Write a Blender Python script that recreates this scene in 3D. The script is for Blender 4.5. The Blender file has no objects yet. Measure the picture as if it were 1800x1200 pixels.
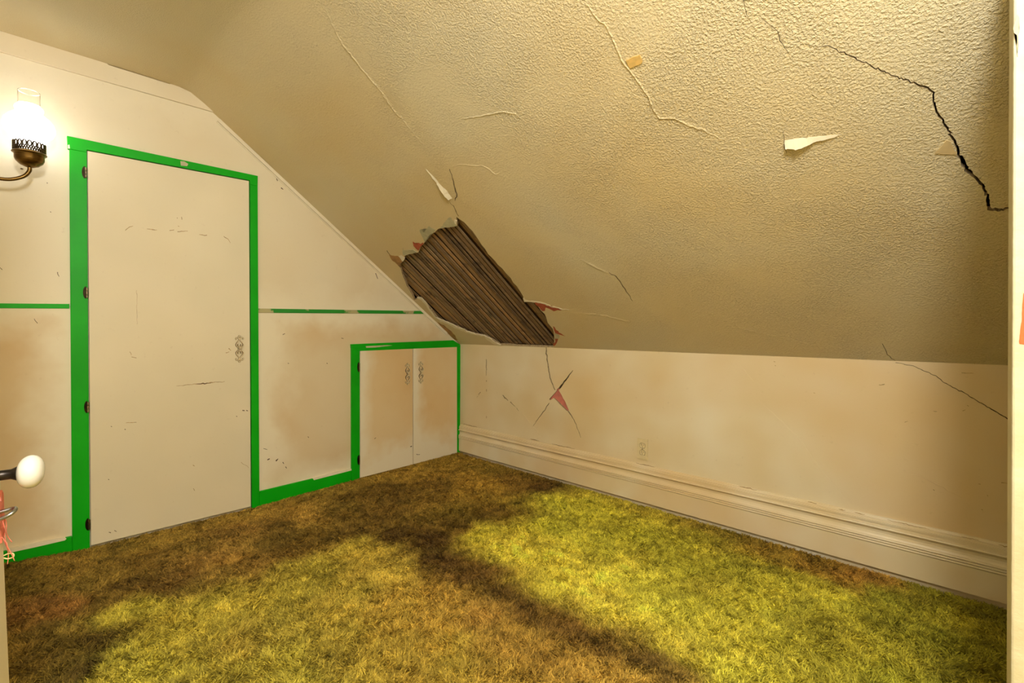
import bpy, bmesh, math, random
import numpy as np
from mathutils import Vector
from mathutils.geometry import delaunay_2d_cdt

random.seed(7)
rng = np.random.default_rng(11)
scene = bpy.context.scene
COL = scene.collection

# ------------------------------------------------------------------ camera
F_PX, CX, CY = 831.71, 900.0, 577.36          # focal length and principal point, 1800x1200 frame
CAM = np.array([3.0452, -2.5471, 1.05])
YAW, PIT, ROLL = 0.7632, -0.0062, -0.0026
_F = np.array([-math.sin(YAW)*math.cos(PIT), math.cos(YAW)*math.cos(PIT), math.sin(PIT)])
_R0 = np.array([math.cos(YAW), math.sin(YAW), 0.0])
_U0 = np.cross(_R0, _F)
_R = math.cos(ROLL)*_R0 + math.sin(ROLL)*_U0
_U = -math.sin(ROLL)*_R0 + math.cos(ROLL)*_U0
cam_data = bpy.data.cameras.new('camera')
cam = bpy.data.objects.new('camera', cam_data)
COL.objects.link(cam)
from mathutils import Matrix
cam.matrix_world = Matrix(((_R[0], _U[0], -_F[0], CAM[0]), (_R[1], _U[1], -_F[1], CAM[1]),
                           (_R[2], _U[2], -_F[2], CAM[2]), (0, 0, 0, 1)))
cam_data.sensor_width = 36.0
cam_data.lens = 36.0*F_PX/1800.0
cam_data.shift_y = -(600.0-CY)/1800.0
cam_data.clip_start = 0.02
scene.camera = cam

# ------------------------------------------------------------------ world, lights, exposure
world = bpy.data.worlds.new('world')
scene.world = world
world.use_nodes = True
world.node_tree.nodes['Background'].inputs[0].default_value = (0.02, 0.018, 0.015, 1)
world.node_tree.nodes['Background'].inputs[1].default_value = 0.0
scene.view_settings.view_transform = 'Standard'
scene.view_settings.look = 'None'
scene.view_settings.gamma = 1.0
scene.view_settings.use_curve_mapping = False
scene.view_settings.exposure = 0.34

# the landing's ceiling lamp, behind and above the camera: its light throws the return wall's shade on the knee wall
ld = bpy.data.lights.new('landing_lamp_offscreen', 'POINT')
ld.energy = 105
ld.color = (0.96, 0.985, 1.0)
ld.shadow_soft_size = 0.14
lo_ = bpy.data.objects.new('landing_lamp_offscreen', ld)
lo_.location = (3.3, -2.62, 2.12)
COL.objects.link(lo_)

# ------------------------------------------------------------------ helpers
def srgb(r, g, b):
    def f(c):
        c /= 255.0
        return c/12.92 if c <= 0.04045 else ((c+0.055)/1.055)**2.4
    return (f(r), f(g), f(b), 1.0)

def ray(px, py):
    d = _F + _R*((px-CX)/F_PX) + _U*((CY-py)/F_PX)
    return d

class Frame:
    """A flat surface: origin, two axes, and the normal that faces the room."""
    def __init__(s, o, u, v, n):
        s.o, s.u, s.v, s.n = (np.array(q, float) for q in (o, u, v, n))
    def hit(s, p, d=0.0):
        o = s.o + s.n*d
        r = ray(*p)
        t = ((o-CAM)@s.n)/(r@s.n)
        q = CAM + r*t - o
        return (q@s.u, q@s.v)
    def pt(s, a, b, d=0.0):
        return s.o + s.u*a + s.v*b + s.n*d

def mesh_obj(name, verts, faces, mat=None, parent=None, smooth=False, mats=None, midx=None):
    me = bpy.data.meshes.new(name)
    me.from_pydata([tuple(map(float, v)) for v in verts], [], [tuple(f) for f in faces])
    for m in (mats or ([mat] if mat else [])):
        me.materials.append(m)
    if midx is not None:
        me.polygons.foreach_set('material_index', midx)
    if smooth:
        me.polygons.foreach_set('use_smooth', [True]*len(me.polygons))
    me.update()
    o = bpy.data.objects.new(name, me)
    COL.objects.link(o)
    if parent:
        o.parent = parent
    return o

def fix_normals(o):
    bm = bmesh.new()
    bm.from_mesh(o.data)
    bmesh.ops.recalc_face_normals(bm, faces=bm.faces)
    bm.to_mesh(o.data)
    bm.free()
    return o

def bevel(o, w, seg=2):
    m = o.modifiers.new('bevel', 'BEVEL')
    m.width = w
    m.segments = seg
    m.limit_method = 'ANGLE'
    return o

def empty(name, loc=(0, 0, 0)):
    o = bpy.data.objects.new(name, None)
    o.empty_display_size = 0.1
    o.location = loc
    COL.objects.link(o)
    return o

def tag(o, label=None, cat=None, group=None, kind=None):
    if label: o['label'] = label
    if cat: o['category'] = cat
    if group: o['group'] = group
    if kind: o['kind'] = kind
    return o

def child_at(o, parent):
    """parent an object whose mesh is in world coordinates to a parent that sits anywhere"""
    o.parent = parent
    o.matrix_parent_inverse = Matrix.Translation(parent.location).inverted()
    return o

def prism(name, frame, poly, d0, d1, mat, parent=None, bev=0.0):
    """poly in frame coordinates, extruded from depth d0 (back) to d1 (front)"""
    n = len(poly)
    v = [frame.pt(a, b, d0) for a, b in poly] + [frame.pt(a, b, d1) for a, b in poly]
    f = [tuple(range(n))[::-1], tuple(range(n, 2*n))]
    f += [(i, (i+1) % n, n+(i+1) % n, n+i) for i in range(n)]
    o = fix_normals(mesh_obj(name, v, f, mat))
    if parent: child_at(o, parent)
    if bev: bevel(o, bev)
    return o

def px_prism(name, frame, pxs, d0, d1, mat, parent=None, bev=0.0):
    return prism(name, frame, [frame.hit(p, d1) for p in pxs], d0, d1, mat, parent, bev)

def box(name, lo, hi, mat, parent=None, bev=0.0):
    x0, y0, z0 = lo; x1, y1, z1 = hi
    v = [(x, y, z) for x in (x0, x1) for y in (y0, y1) for z in (z0, z1)]
    f = [(0, 1, 3, 2), (4, 6, 7, 5), (0, 4, 5, 1), (2, 3, 7, 6), (0, 2, 6, 4), (1, 5, 7, 3)]
    o = fix_normals(mesh_obj(name, v, f, mat))
    if parent: child_at(o, parent)
    if bev: bevel(o, bev)
    return o

def densify(pts, step, jit=0.0):
    out = []
    for i in range(len(pts)-1):
        p, q = np.array(pts[i], float), np.array(pts[i+1], float)
        k = max(1, int(round(np.linalg.norm((q-p)[:2])/step)))
        for j in range(k):
            r = p + (q-p)*j/k
            if jit and (i or j):
                r[:2] += rng.normal(0, jit, 2)
            out.append(r)
    out.append(np.array(pts[-1], float))
    return out

def px_strip(pts, step=5, jit=0.5):
    """polyline of (px, py, width_px) -> left and right outlines in pixels"""
    p = densify(pts, step, jit)
    L, R = [], []
    for i, q in enumerate(p):
        a = p[max(0, i-1)][:2]; b = p[min(len(p)-1, i+1)][:2]
        t = b-a
        t = t/(np.linalg.norm(t)+1e-9)
        nn = np.array([-t[1], t[0]])
        w = q[2]*0.5*(1+(rng.random()-0.5)*0.5)
        L.append(q[:2]+nn*w); R.append(q[:2]-nn*w)
    return L, R, [q[:2] for q in p]

def crack_poly(frame, pts, step=5, jit=0.6):
    L, R, _ = px_strip(pts, step, jit)
    return [frame.hit(p) for p in L + R[::-1]]

def ridge_mesh(frame, lines, height, asym=0.5):
    """low raised seams: lifted paint along a hairline crack"""
    V, Fc = [], []
    for pts in lines:
        L, R, C = px_strip(pts, 6, 0.5)
        n = len(C); o = len(V)
        for i in range(n):
            a = np.array(frame.hit(L[i])); b = np.array(frame.hit(R[i]))
            k = math.sin(math.pi*min(1, max(0.02, i/(n-1)))) ** 0.5 * (0.7+0.6*rng.random())
            c = a+(b-a)*asym
            V += [frame.pt(a[0], a[1], -0.0006), frame.pt(c[0], c[1], height*k), frame.pt(b[0], b[1], -0.0006)]
        for i in range(n-1):
            q = o+3*i
            Fc += [(q, q+3, q+4, q+1), (q+1, q+4, q+5, q+2)]
    return V, Fc

def mark_mesh(frame, lines, d):
    V, Fc = [], []
    for pts in lines:
        L, R, C = px_strip(pts, 4, 0.4)
        o = len(V)
        for a, b in zip(L, R):
            a = frame.hit(a, d); b = frame.hit(b, d)
            V += [frame.pt(a[0], a[1], d), frame.pt(b[0], b[1], d)]
        for i in range(len(L)-1):
            q = o+2*i
            Fc.append((q, q+1, q+3, q+2))
    return V, Fc

def in_poly(P, poly):
    x, y = P[:, 0], P[:, 1]
    c = np.zeros(len(P), bool)
    n = len(poly)
    for i in range(n):
        x0, y0 = poly[i]; x1, y1 = poly[(i+1) % n]
        cond = ((y0 > y) != (y1 > y))
        xi = (x1-x0)*(y-y0)/((y1-y0) if abs(y1-y0) > 1e-12 else 1e-12)+x0
        c ^= cond & (x < xi)
    return c

def vnoise(x, y, scale, seed):
    """smooth value noise in -1..1"""
    g = np.random.default_rng(seed).uniform(-1, 1, (256, 256))
    X = np.asarray(x)*scale+100.3; Y = np.asarray(y)*scale+50.7
    xi = np.floor(X).astype(int); yi = np.floor(Y).astype(int)
    fx = X-xi; fy = Y-yi
    fx = fx*fx*(3-2*fx); fy = fy*fy*(3-2*fy)
    a = g[xi % 256, yi % 256]; b = g[(xi+1) % 256, yi % 256]
    c = g[xi % 256, (yi+1) % 256]; d = g[(xi+1) % 256, (yi+1) % 256]
    return (a*(1-fx)+b*fx)*(1-fy)+(c*(1-fx)+d*fx)*fy

def fbm(x, y, scale, seed, oct=3):
    t = 0; amp = 1; tot = 0
    for i in range(oct):
        t = t+amp*vnoise(x, y, scale*2**i, seed+i); tot += amp; amp *= 0.55
    return t/tot

def plate(name, frame, a0, a1, b0, b1, holes, step, disp, thick, mat_face, mat_edge):
    """a plaster skin with real openings: front surface plus broken edges of the given thickness"""
    pts, edges = [], []
    def loop(ps):
        s = len(pts)
        pts.extend(ps)
        edges.extend((s+i, s+(i+1) % len(ps)) for i in range(len(ps)))
    na = int((a1-a0)/step); nb = int((b1-b0)/step)
    As = np.linspace(a0, a1, na+1); Bs = np.linspace(b0, b1, nb+1)
    loop([(a, b0) for a in As[:-1]] + [(a1, b) for b in Bs[:-1]] + [(a, b1) for a in As[:0:-1]] + [(a0, b) for b in Bs[:0:-1]])
    for h in holes:
        loop([(min(max(a, a0), a1), min(max(b, b0), b1)) for a, b in h])
    for a in As[1:-1]:
        for b in Bs[1:-1]:
            pts.append((a+rng.uniform(-.2, .2)*step, b+rng.uniform(-.2, .2)*step))
    V, E, Fc, *_ = delaunay_2d_cdt([Vector(map(float, p)) for p in pts], edges, [], 0, 1e-6)
    V = np.array([tuple(v) for v in V]); Fc = np.array([tuple(f) for f in Fc])
    C = V[Fc].mean(1)
    keep = np.ones(len(Fc), bool)
    for h in holes:
        keep &= ~in_poly(C, h)
    Fk = Fc[keep]
    used = np.zeros(len(V), bool); used[Fk.ravel()] = True
    remap = np.cumsum(used)-1
    V = V[used]; Fk = remap[Fk]
    D = disp(V[:, 0], V[:, 1])
    P = frame.o + V[:, :1]*frame.u + V[:, 1:]*frame.v + frame.n*D[:, None]
    # orient faces along the normal
    e1 = V[Fk[:, 1]]-V[Fk[:, 0]]; e2 = V[Fk[:, 2]]-V[Fk[:, 0]]
    cr = e1[:, 0]*e2[:, 1]-e1[:, 1]*e2[:, 0]
    sgn = np.sign(np.dot(np.cross(frame.u, frame.v), frame.n))
    fl = cr*sgn < 0
    Fk[fl] = Fk[fl][:, ::-1]
    cnt = {}
    for f in Fk:
        for i in range(3):
            a, b = int(f[i]), int(f[(i+1) % 3])
            k = (min(a, b), max(a, b))
            cnt[k] = None if k in cnt else (a, b)
    back = {}
    verts = [tuple(p) for p in P]
    quads = []
    def bk(i):
        if i not in back:
            back[i] = len(verts)
            verts.append(tuple(P[i]-frame.n*(thick+D[i])))
        return back[i]
    for e in cnt.values():
        if e:
            quads.append((e[1], e[0], bk(e[0]), bk(e[1])))
    faces = [tuple(map(int, f)) for f in Fk]+quads
    o = mesh_obj(name, verts, faces, mats=[mat_face, mat_edge], midx=[0]*len(Fk)+[1]*len(quads))
    sm = np.zeros(len(faces), bool); sm[:len(Fk)] = True
    o.data.polygons.foreach_set('use_smooth', sm)
    try:
        o.data.set_sharp_from_angle(angle=math.radians(40))
    except Exception:
        pass
    return o

def tube_data(path, radii, seg=10, cap=True):
    V, Fc = [], []
    path = [np.array(p, float) for p in path]
    n = len(path)
    if np.isscalar(radii): radii = [radii]*n
    prev = None
    for i, p in enumerate(path):
        t = path[min(n-1, i+1)]-path[max(0, i-1)]
        t /= np.linalg.norm(t)+1e-12
        if prev is None:
            a = np.array([0, 0, 1.0]) if abs(t[2]) < .9 else np.array([1.0, 0, 0])
            x = np.cross(t, a)
        else:
            x = prev-t*(prev@t)
        x /= np.linalg.norm(x); prev = x
        y = np.cross(t, x)
        for k in range(seg):
            an = 2*math.pi*k/seg
            V.append(p+(x*math.cos(an)+y*math.sin(an))*radii[i])
    for i in range(n-1):
        for k in range(seg):
            Fc.append((i*seg+k, i*seg+(k+1) % seg, (i+1)*seg+(k+1) % seg, (i+1)*seg+k))
    if cap:
        Fc.append(tuple(range(seg))[::-1]); Fc.append(tuple((n-1)*seg+k for k in range(seg)))
    return V, Fc

def lathe_data(profile, c, seg=40, axis=None, capb=True, capt=True):
    """profile of (radius, height) about an axis through c"""
    c = np.array(c, float)
    ax = np.array(axis if axis is not None else (0, 0, 1), float); ax /= np.linalg.norm(ax)
    h = np.array([1.0, 0, 0]) if abs(ax[0]) < .8 else np.array([0, 1.0, 0])
    x = np.cross(ax, h); x /= np.linalg.norm(x); y = np.cross(ax, x)
    V, Fc = [], []
    for r, z in profile:
        for k in range(seg):
            an = 2*math.pi*k/seg
            V.append(c+ax*z+(x*math.cos(an)+y*math.sin(an))*r)
    n = len(profile)
    for i in range(n-1):
        for k in range(seg):
            Fc.append((i*seg+k, i*seg+(k+1) % seg, (i+1)*seg+(k+1) % seg, (i+1)*seg+k))
    if capb: Fc.append(tuple(range(seg))[::-1])
    if capt: Fc.append(tuple((n-1)*seg+k for k in range(seg)))
    return V, Fc

def merge(*datas):
    V, Fc = [], []
    for v, f in datas:
        o = len(V)
        V += list(v); Fc += [tuple(i+o for i in q) for q in f]
    return V, Fc

def catmull(pts, n=8):
    P = [np.array(p, float) for p in pts]
    P = [2*P[0]-P[1]]+P+[2*P[-1]-P[-2]]
    out = []
    for i in range(1, len(P)-2):
        for j in range(n):
            t = j/n
            a, b, c, d = P[i-1:i+3]
            out.append(0.5*((2*b)+(c-a)*t+(2*a-5*b+4*c-d)*t*t+(3*b-a-3*c+d)*t**3))
    out.append(P[-2])
    return out

# ------------------------------------------------------------------ materials
def new_mat(name):
    m = bpy.data.materials.new(name)
    m.use_nodes = True
    nt = m.node_tree
    b = nt.nodes['Principled BSDF']
    return m, nt, b

def N(nt, typ, **kw):
    n = nt.nodes.new(typ)
    for k, v in kw.items():
        if k.startswith('i_'):
            n.inputs[k[2:].replace('_', ' ')].default_value = v
        else:
            setattr(n, k, v)
    return n

def noise(nt, coord, scale, detail=3, rough=0.55, dist=0.0):
    n = N(nt, 'ShaderNodeTexNoise')
    n.inputs['Scale'].default_value = scale
    n.inputs['Detail'].default_value = detail
    n.inputs['Roughness'].default_value = rough
    n.inputs['Distortion'].default_value = dist
    nt.links.new(coord, n.inputs['Vector'])
    return n.outputs['Fac']

def ramp(nt, fac, stops):
    r = N(nt, 'ShaderNodeValToRGB')
    e = r.color_ramp.elements
    e[0].position, e[0].color = stops[0]
    e[1].position, e[1].color = stops[-1]
    for p, c in stops[1:-1]:
        q = e.new(p); q.color = c
    nt.links.new(fac, r.inputs['Fac'])
    return r.outputs['Color']

def g(v): return (v, v, v, 1)

def mixc(nt, fac, a, b, mode='MIX'):
    m = N(nt, 'ShaderNodeMix', data_type='RGBA', blend_type=mode)
    for sock, val in ((m.inputs[0], fac), (m.inputs[6], a), (m.inputs[7], b)):
        if isinstance(val, bpy.types.NodeSocket): nt.links.new(val, sock)
        else: sock.default_value = val
    return m.outputs[2]

def math_n(nt, op, a, b=0.0):
    m = N(nt, 'ShaderNodeMath', operation=op)
    for sock, val in ((m.inputs[0], a), (m.inputs[1], b)):
        if isinstance(val, bpy.types.NodeSocket): nt.links.new(val, sock)
        else: sock.default_value = val
    return m.outputs[0]

def bump(nt, bsdf, height, strength, dist):
    b = N(nt, 'ShaderNodeBump')
    b.inputs['Distance'].default_value = dist
    if isinstance(strength, bpy.types.NodeSocket): nt.links.new(strength, b.inputs['Strength'])
    else: b.inputs['Strength'].default_value = strength
    nt.links.new(height, b.inputs['Height'])
    nt.links.new(b.outputs['Normal'], bsdf.inputs['Normal'])

CREAM = srgb(225, 211, 178)
CREAM_TAN = srgb(209, 181, 133)
CREAM_PALE = srgb(233, 221, 193)

def mat_cream(name, base=CREAM, tan=CREAM_TAN, pale=CREAM_PALE, amount=0.6, edge=False, rough=0.5, bumpy=0.15, s=1.3, seed=0.0):
    m, nt, b = new_mat(name)
    tc = N(nt, 'ShaderNodeTexCoord')
    mp = N(nt, 'ShaderNodeMapping'); mp.inputs['Location'].default_value = (seed, seed*1.7, seed*.6)
    nt.links.new(tc.outputs['Object'], mp.inputs['Vector'])
    co = mp.outputs['Vector']
    n1 = noise(nt, co, s, 3, .5, .4)
    f = ramp(nt, n1, [(0.42, g(0)), (0.66, g(1))])
    if edge == 'low':
        sp = N(nt, 'ShaderNodeSeparateXYZ'); nt.links.new(tc.outputs['Generated'], sp.inputs[0])
        d = math_n(nt, 'MINIMUM', math_n(nt, 'MULTIPLY', sp.outputs[2], .5), math_n(nt, 'ADD', math_n(nt, 'MULTIPLY', sp.outputs[1], .5), .03))
        d = math_n(nt, 'ADD', d, math_n(nt, 'MULTIPLY', math_n(nt, 'SUBTRACT', noise(nt, co, 4, 3), 0.5), 0.3))
        e = ramp(nt, d, [(0.06, g(0)), (0.17, g(1))])
        f = math_n(nt, 'MULTIPLY', math_n(nt, 'ADD', math_n(nt, 'MULTIPLY', f, .6), .4), e)
        c0 = mixc(nt, e, pale, base)
    elif edge:
        sp = N(nt, 'ShaderNodeSeparateXYZ'); nt.links.new(tc.outputs['Generated'], sp.inputs[0])
        d = math_n(nt, 'MINIMUM', math_n(nt, 'MINIMUM', sp.outputs[1], math_n(nt, 'SUBTRACT', 1.0, sp.outputs[1])),
                   math_n(nt, 'MINIMUM', sp.outputs[2], math_n(nt, 'SUBTRACT', 1.0, sp.outputs[2])))
        d = math_n(nt, 'ADD', d, math_n(nt, 'MULTIPLY', math_n(nt, 'SUBTRACT', noise(nt, co, 5, 3), 0.5), 0.25))
        e = ramp(nt, d, [(0.03, g(0)), (0.16, g(1))])
        f = math_n(nt, 'MULTIPLY', math_n(nt, 'ADD', math_n(nt, 'MULTIPLY', f, .7), .3), e)
        c0 = mixc(nt, e, pale, base)
    else:
        n0 = noise(nt, co, s*2.3, 2)
        c0 = mixc(nt, ramp(nt, n0, [(0.4, g(0)), (0.7, g(1))]), base, pale)
    c = mixc(nt, math_n(nt, 'MULTIPLY', f, amount), c0, tan)
    n2 = noise(nt, co, 45, 3)
    c = mixc(nt, math_n(nt, 'MULTIPLY', ramp(nt, n2, [(0.66, g(0)), (0.78, g(1))]), .12), c, srgb(150, 120, 80))
    nt.links.new(c, b.inputs['Base Color'])
    b.inputs['Roughness'].default_value = rough
    bump(nt, b, noise(nt, co, 60, 4, .6), bumpy, 0.002)
    return m

M = {}
M['wall'] = mat_cream('cream_wall_paint', base=srgb(231, 220, 193), amount=.3)
M['panel'] = mat_cream('cream_panel_paint', base=srgb(232, 222, 196), amount=.4, edge=True, s=1.1, seed=3.1)
M['panel_low'] = mat_cream('cream_panel_stained', tan=srgb(208, 175, 124), amount=.75, edge=True, s=1.3, seed=5.4)
M['leaf_low'] = mat_cream('cream_cupboard_stained', base=srgb(228, 208, 166), tan=srgb(216, 180, 124), amount=.8, edge='low', s=1.8, seed=9.3)
M['door'] = mat_cream('cream_door_paint', base=srgb(222, 212, 184), tan=srgb(217, 200, 163), amount=.5, seed=8.0, s=.8)
M['knee'] = mat_cream('cream_kneewall_plaster', base=srgb(222, 202, 160), tan=srgb(212, 176, 116), amount=.75, s=.85, seed=1.2, bumpy=.22)
M['base'] = mat_cream('cream_baseboard_paint', base=srgb(226, 207, 166), tan=srgb(218, 186, 136), amount=.5, s=1.6, rough=.38, bumpy=.06)
M['pale'] = mat_cream('pale_paint', base=srgb(236, 226, 200), tan=srgb(222, 205, 170), amount=.3, s=4, rough=.55)
M['plain'] = mat_cream('landing_paint', base=srgb(226, 214, 184), amount=.25)

def mat_stipple():
    m, nt, b = new_mat('stippled_ceiling_paint')
    tc = N(nt, 'ShaderNodeTexCoord'); co = tc.outputs['Object']
    # yellowed by smoke in drifting clouds
    n1 = noise(nt, co, 1.1, 3, .5, .4)
    c = mixc(nt, ramp(nt, n1, [(0.36, g(0)), (0.66, g(1))]), srgb(216, 196, 150), srgb(218, 206, 172))
    nt.links.new(c, b.inputs['Base Color'])
    b.inputs['Roughness'].default_value = .62
    b.inputs['Specular IOR Level'].default_value = .3
    # roller stipple: blobs that stand apart, coarse towards the doorway, worn flat by the gable
    a = noise(nt, co, 150, 3, .55, .1)
    h1 = ramp(nt, a, [(0.40, g(0)), (0.72, g(1))])
    a2 = noise(nt, co, 240, 2, .5)
    h2 = ramp(nt, a2, [(0.45, g(0)), (0.75, g(1))])
    patch = ramp(nt, noise(nt, co, 2.6, 2, .5, .8), [(0.33, g(.25)), (0.62, g(1))])
    sp = N(nt, 'ShaderNodeSeparateXYZ'); nt.links.new(co, sp.inputs[0])
    mr = N(nt, 'ShaderNodeMapRange', interpolation_type='SMOOTHSTEP')
    mr.inputs['From Min'].default_value = 0.2; mr.inputs['From Max'].default_value = 2.2
    mr.inputs['To Min'].default_value = .22; mr.inputs['To Max'].default_value = 1.0
    nt.links.new(sp.outputs[0], mr.inputs['Value'])
    k = math_n(nt, 'MULTIPLY', patch, mr.outputs[0])
    h = math_n(nt, 'ADD', math_n(nt, 'MULTIPLY', h1, k), math_n(nt, 'MULTIPLY', h2, .18))
    bump(nt, b, h, .9, .0038)
    return m
M['stipple'] = mat_stipple()

def mat_simple(name, col, rough=.5, metal=0.0, nscale=0, var=.2, bumpv=0.0, nstretch=None, coat=0.0):
    m, nt, b = new_mat(name)
    b.inputs['Roughness'].default_value = rough
    b.inputs['Metallic'].default_value = metal
    b.inputs['Coat Weight'].default_value = coat
    tc = N(nt, 'ShaderNodeTexCoord'); co = tc.outputs['Object']
    if nstretch:
        mp = N(nt, 'ShaderNodeMapping'); mp.inputs['Scale'].default_value = nstretch
        nt.links.new(co, mp.inputs['Vector']); co = mp.outputs['Vector']
    n = noise(nt, co, nscale or 20, 3)
    dark = tuple(c*(1-var) for c in col[:3])+(1,)
    lite = tuple(min(1, c*(1+var)) for c in col[:3])+(1,)
    nt.links.new(mixc(nt, ramp(nt, n, [(0.35, g(0)), (0.65, g(1))]), dark, lite), b.inputs['Base Color'])
    if bumpv: bump(nt, b, n, bumpv, .002)
    return m

def mat_green():
    m, nt, b = new_mat('green_gloss_paint')
    tc = N(nt, 'ShaderNodeTexCoord'); co = tc.outputs['Object']
    n = noise(nt, co, 3, 3)
    c = mixc(nt, ramp(nt, n, [(0.35, g(0)), (0.65, g(1))]), srgb(0, 160, 6), srgb(6, 176, 14))
    nt.links.new(c, b.inputs['Base Color'])
    b.inputs['Roughness'].default_value = .45
    b.inputs['Specular IOR Level'].default_value = .25
    bump(nt, b, noise(nt, co, 40, 3), .12, .002)
    return m
M['green'] = mat_green()

def mat_rail():
    m, nt, b = new_mat('worn_green_rail_paint')
    tc = N(nt, 'ShaderNodeTexCoord'); co = tc.outputs['Object']
    n = noise(nt, co, 7, 4, .6, .5)
    c = mixc(nt, ramp(nt, n, [(0.55, g(0)), (0.6, g(1))]), srgb(34, 140, 40), srgb(178, 168, 122))
    nt.links.new(c, b.inputs['Base Color'])
    b.inputs['Roughness'].default_value = .45
    return m
M['rail'] = mat_rail()

def mat_lath():
    m, nt, b = new_mat('old_lath_wood')
    tc = N(nt, 'ShaderNodeTexCoord'); co = tc.outputs['Object']
    oi = N(nt, 'ShaderNodeObjectInfo')
    mp = N(nt, 'ShaderNodeMapping'); mp.inputs['Rotation'].default_value = (0.655, 0, 0)
    nt.links.new(co, mp.inputs['Vector'])
    mp2 = N(nt, 'ShaderNodeMapping'); mp2.inputs['Scale'].default_value = (60, 2.4, 30)
    nt.links.new(mp.outputs['Vector'], mp2.inputs['Vector'])
    grain = noise(nt, mp2.outputs['Vector'], 3.0, 4, .65, .3)
    blot = noise(nt, co, 9, 3, .6)
    base = ramp(nt, oi.outputs['Random'], [(0.0, srgb(112, 88, 58)), (0.3, srgb(168, 138, 98)), (0.55, srgb(138, 116, 88)), (0.8, srgb(182, 140, 88)), (1.0, srgb(104, 84, 62))])
    c = mixc(nt, ramp(nt, grain, [(0.32, g(.6)), (0.55, g(0))]), base, srgb(50, 34, 20))
    c = mixc(nt, math_n(nt, 'MULTIPLY', ramp(nt, blot, [(0.56, g(0)), (0.72, g(1))]), .7), c, srgb(44, 32, 24))
    c = mixc(nt, math_n(nt, 'MULTIPLY', ramp(nt, noise(nt, co, 14, 2), [(0.62, g(0)), (0.74, g(1))]), .5), c, srgb(186, 148, 96))
    nt.links.new(c, b.inputs['Base Color'])
    b.inputs['Roughness'].default_value = .8
    bump(nt, b, grain, .6, .003)
    return m
M['lath'] = mat_lath()
M['cavity'] = mat_simple('old_roof_boards', srgb(112, 86, 58), .9, nscale=12, var=.25)
M['plaster_edge'] = mat_simple('broken_plaster_edge', srgb(196, 184, 158), .9, nscale=60, var=.25, bumpv=.4)
M['crack_edge'] = mat_simple('dirty_crack_plaster', srgb(168, 146, 110), .95, nscale=80, var=.3)
M['undercoat'] = mat_simple('pale_green_grey_undercoat', srgb(186, 180, 146), .7, nscale=30, var=.1)
M['red'] = mat_simple('rust_red_old_paint', srgb(172, 84, 56), .7, nscale=30, var=.18)
M['pink'] = mat_simple('pink_old_paint', srgb(196, 116, 100), .7, nscale=30, var=.12)
M['salmon'] = mat_simple('salmon_old_paint', srgb(232, 128, 108), .6, nscale=40, var=.12)
M['brownpaper'] = mat_simple('brown_backing_paper', srgb(168, 128, 76), .8, nscale=30, var=.2)
M['tan'] = mat_simple('bared_tan_plaster', srgb(206, 182, 132), .8, nscale=30, var=.08)
M['orange'] = mat_simple('orange_old_paint', srgb(214, 104, 46), .6, nscale=30, var=.1)
M['tape'] = mat_simple('masking_tape', srgb(214, 178, 106), .55, nscale=60, var=.1)
M['scuff'] = mat_simple('scuff_marks', srgb(176, 148, 106), .8, nscale=90, var=.3)
M['scuff_dark'] = mat_simple('dark_scuff_marks', srgb(84, 60, 34), .8, nscale=90, var=.3)
M['hinge'] = mat_simple('chromed_hinge_metal', srgb(150, 140, 120), .28, 1.0, nscale=40, var=.3)
M['hinge_dark'] = mat_simple('tarnished_hinge_metal', srgb(46, 36, 26), .4, 1.0, nscale=40, var=.3)
M['dark_brown'] = mat_simple('dull_dark_brown', srgb(98, 74, 40), .85, nscale=80, var=.3)  # dark brown outline under the pulls, also the socket screw
M['handle'] = mat_simple('painted_over_pull', srgb(226, 208, 166), .4, nscale=60, var=.06)
M['porcelain'] = mat_simple('white_porcelain', srgb(236, 233, 225), .12, nscale=60, var=.02, coat=.6)
M['iron'] = mat_simple('dark_iron_shank', srgb(58, 52, 48), .36, .9, nscale=80, var=.3)
M['zinc'] = mat_simple('galvanised_wire', srgb(168, 174, 178), .3, 1.0, nscale=60, var=.15)
M['brass'] = mat_simple('antique_brass', srgb(120, 94, 52), .3, 1.0, nscale=8, var=.25, nstretch=(1, 1, 20))
M['brass_dark'] = mat_simple('dark_brass_gallery', srgb(62, 50, 30), .35, 1.0, nscale=30, var=.25)
M['ivory'] = mat_simple('ivory_plastic', srgb(222, 203, 158), .35, nscale=60, var=.04)
M['string'] = mat_simple('frayed_pale_thread', srgb(232, 205, 150), .8)
M['subfloor'] = mat_simple('board_subfloor', srgb(112, 86, 58), .9)
M['nearwall'] = mat_cream('rough_return_wall_paint', base=srgb(206, 198, 166), tan=srgb(196, 184, 146), pale=srgb(220, 212, 184), amount=.4, s=6, bumpy=.9, rough=.6)

m, nt, b = new_mat('clear_chimney_glass')
b.inputs['Base Color'].default_value = (1, 1, 1, 1); b.inputs['Roughness'].default_value = .03
b.inputs['Transmission Weight'].default_value = 1.0; b.inputs['IOR'].default_value = 1.3
tcn = N(nt, 'ShaderNodeTexCoord')
bump(nt, b, noise(nt, tcn.outputs['Object'], 30, 1), .02, .001)
M['glass'] = m
m, nt, b = new_mat('lit_milk_glass')
b.inputs['Base Color'].default_value = srgb(245, 244, 240); b.inputs['Roughness'].default_value = .2
b.inputs['Emission Color'].default_value = (1.0, 0.985, 0.96, 1); b.inputs['Emission Strength'].default_value = 4.8
M['milk'] = m

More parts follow.
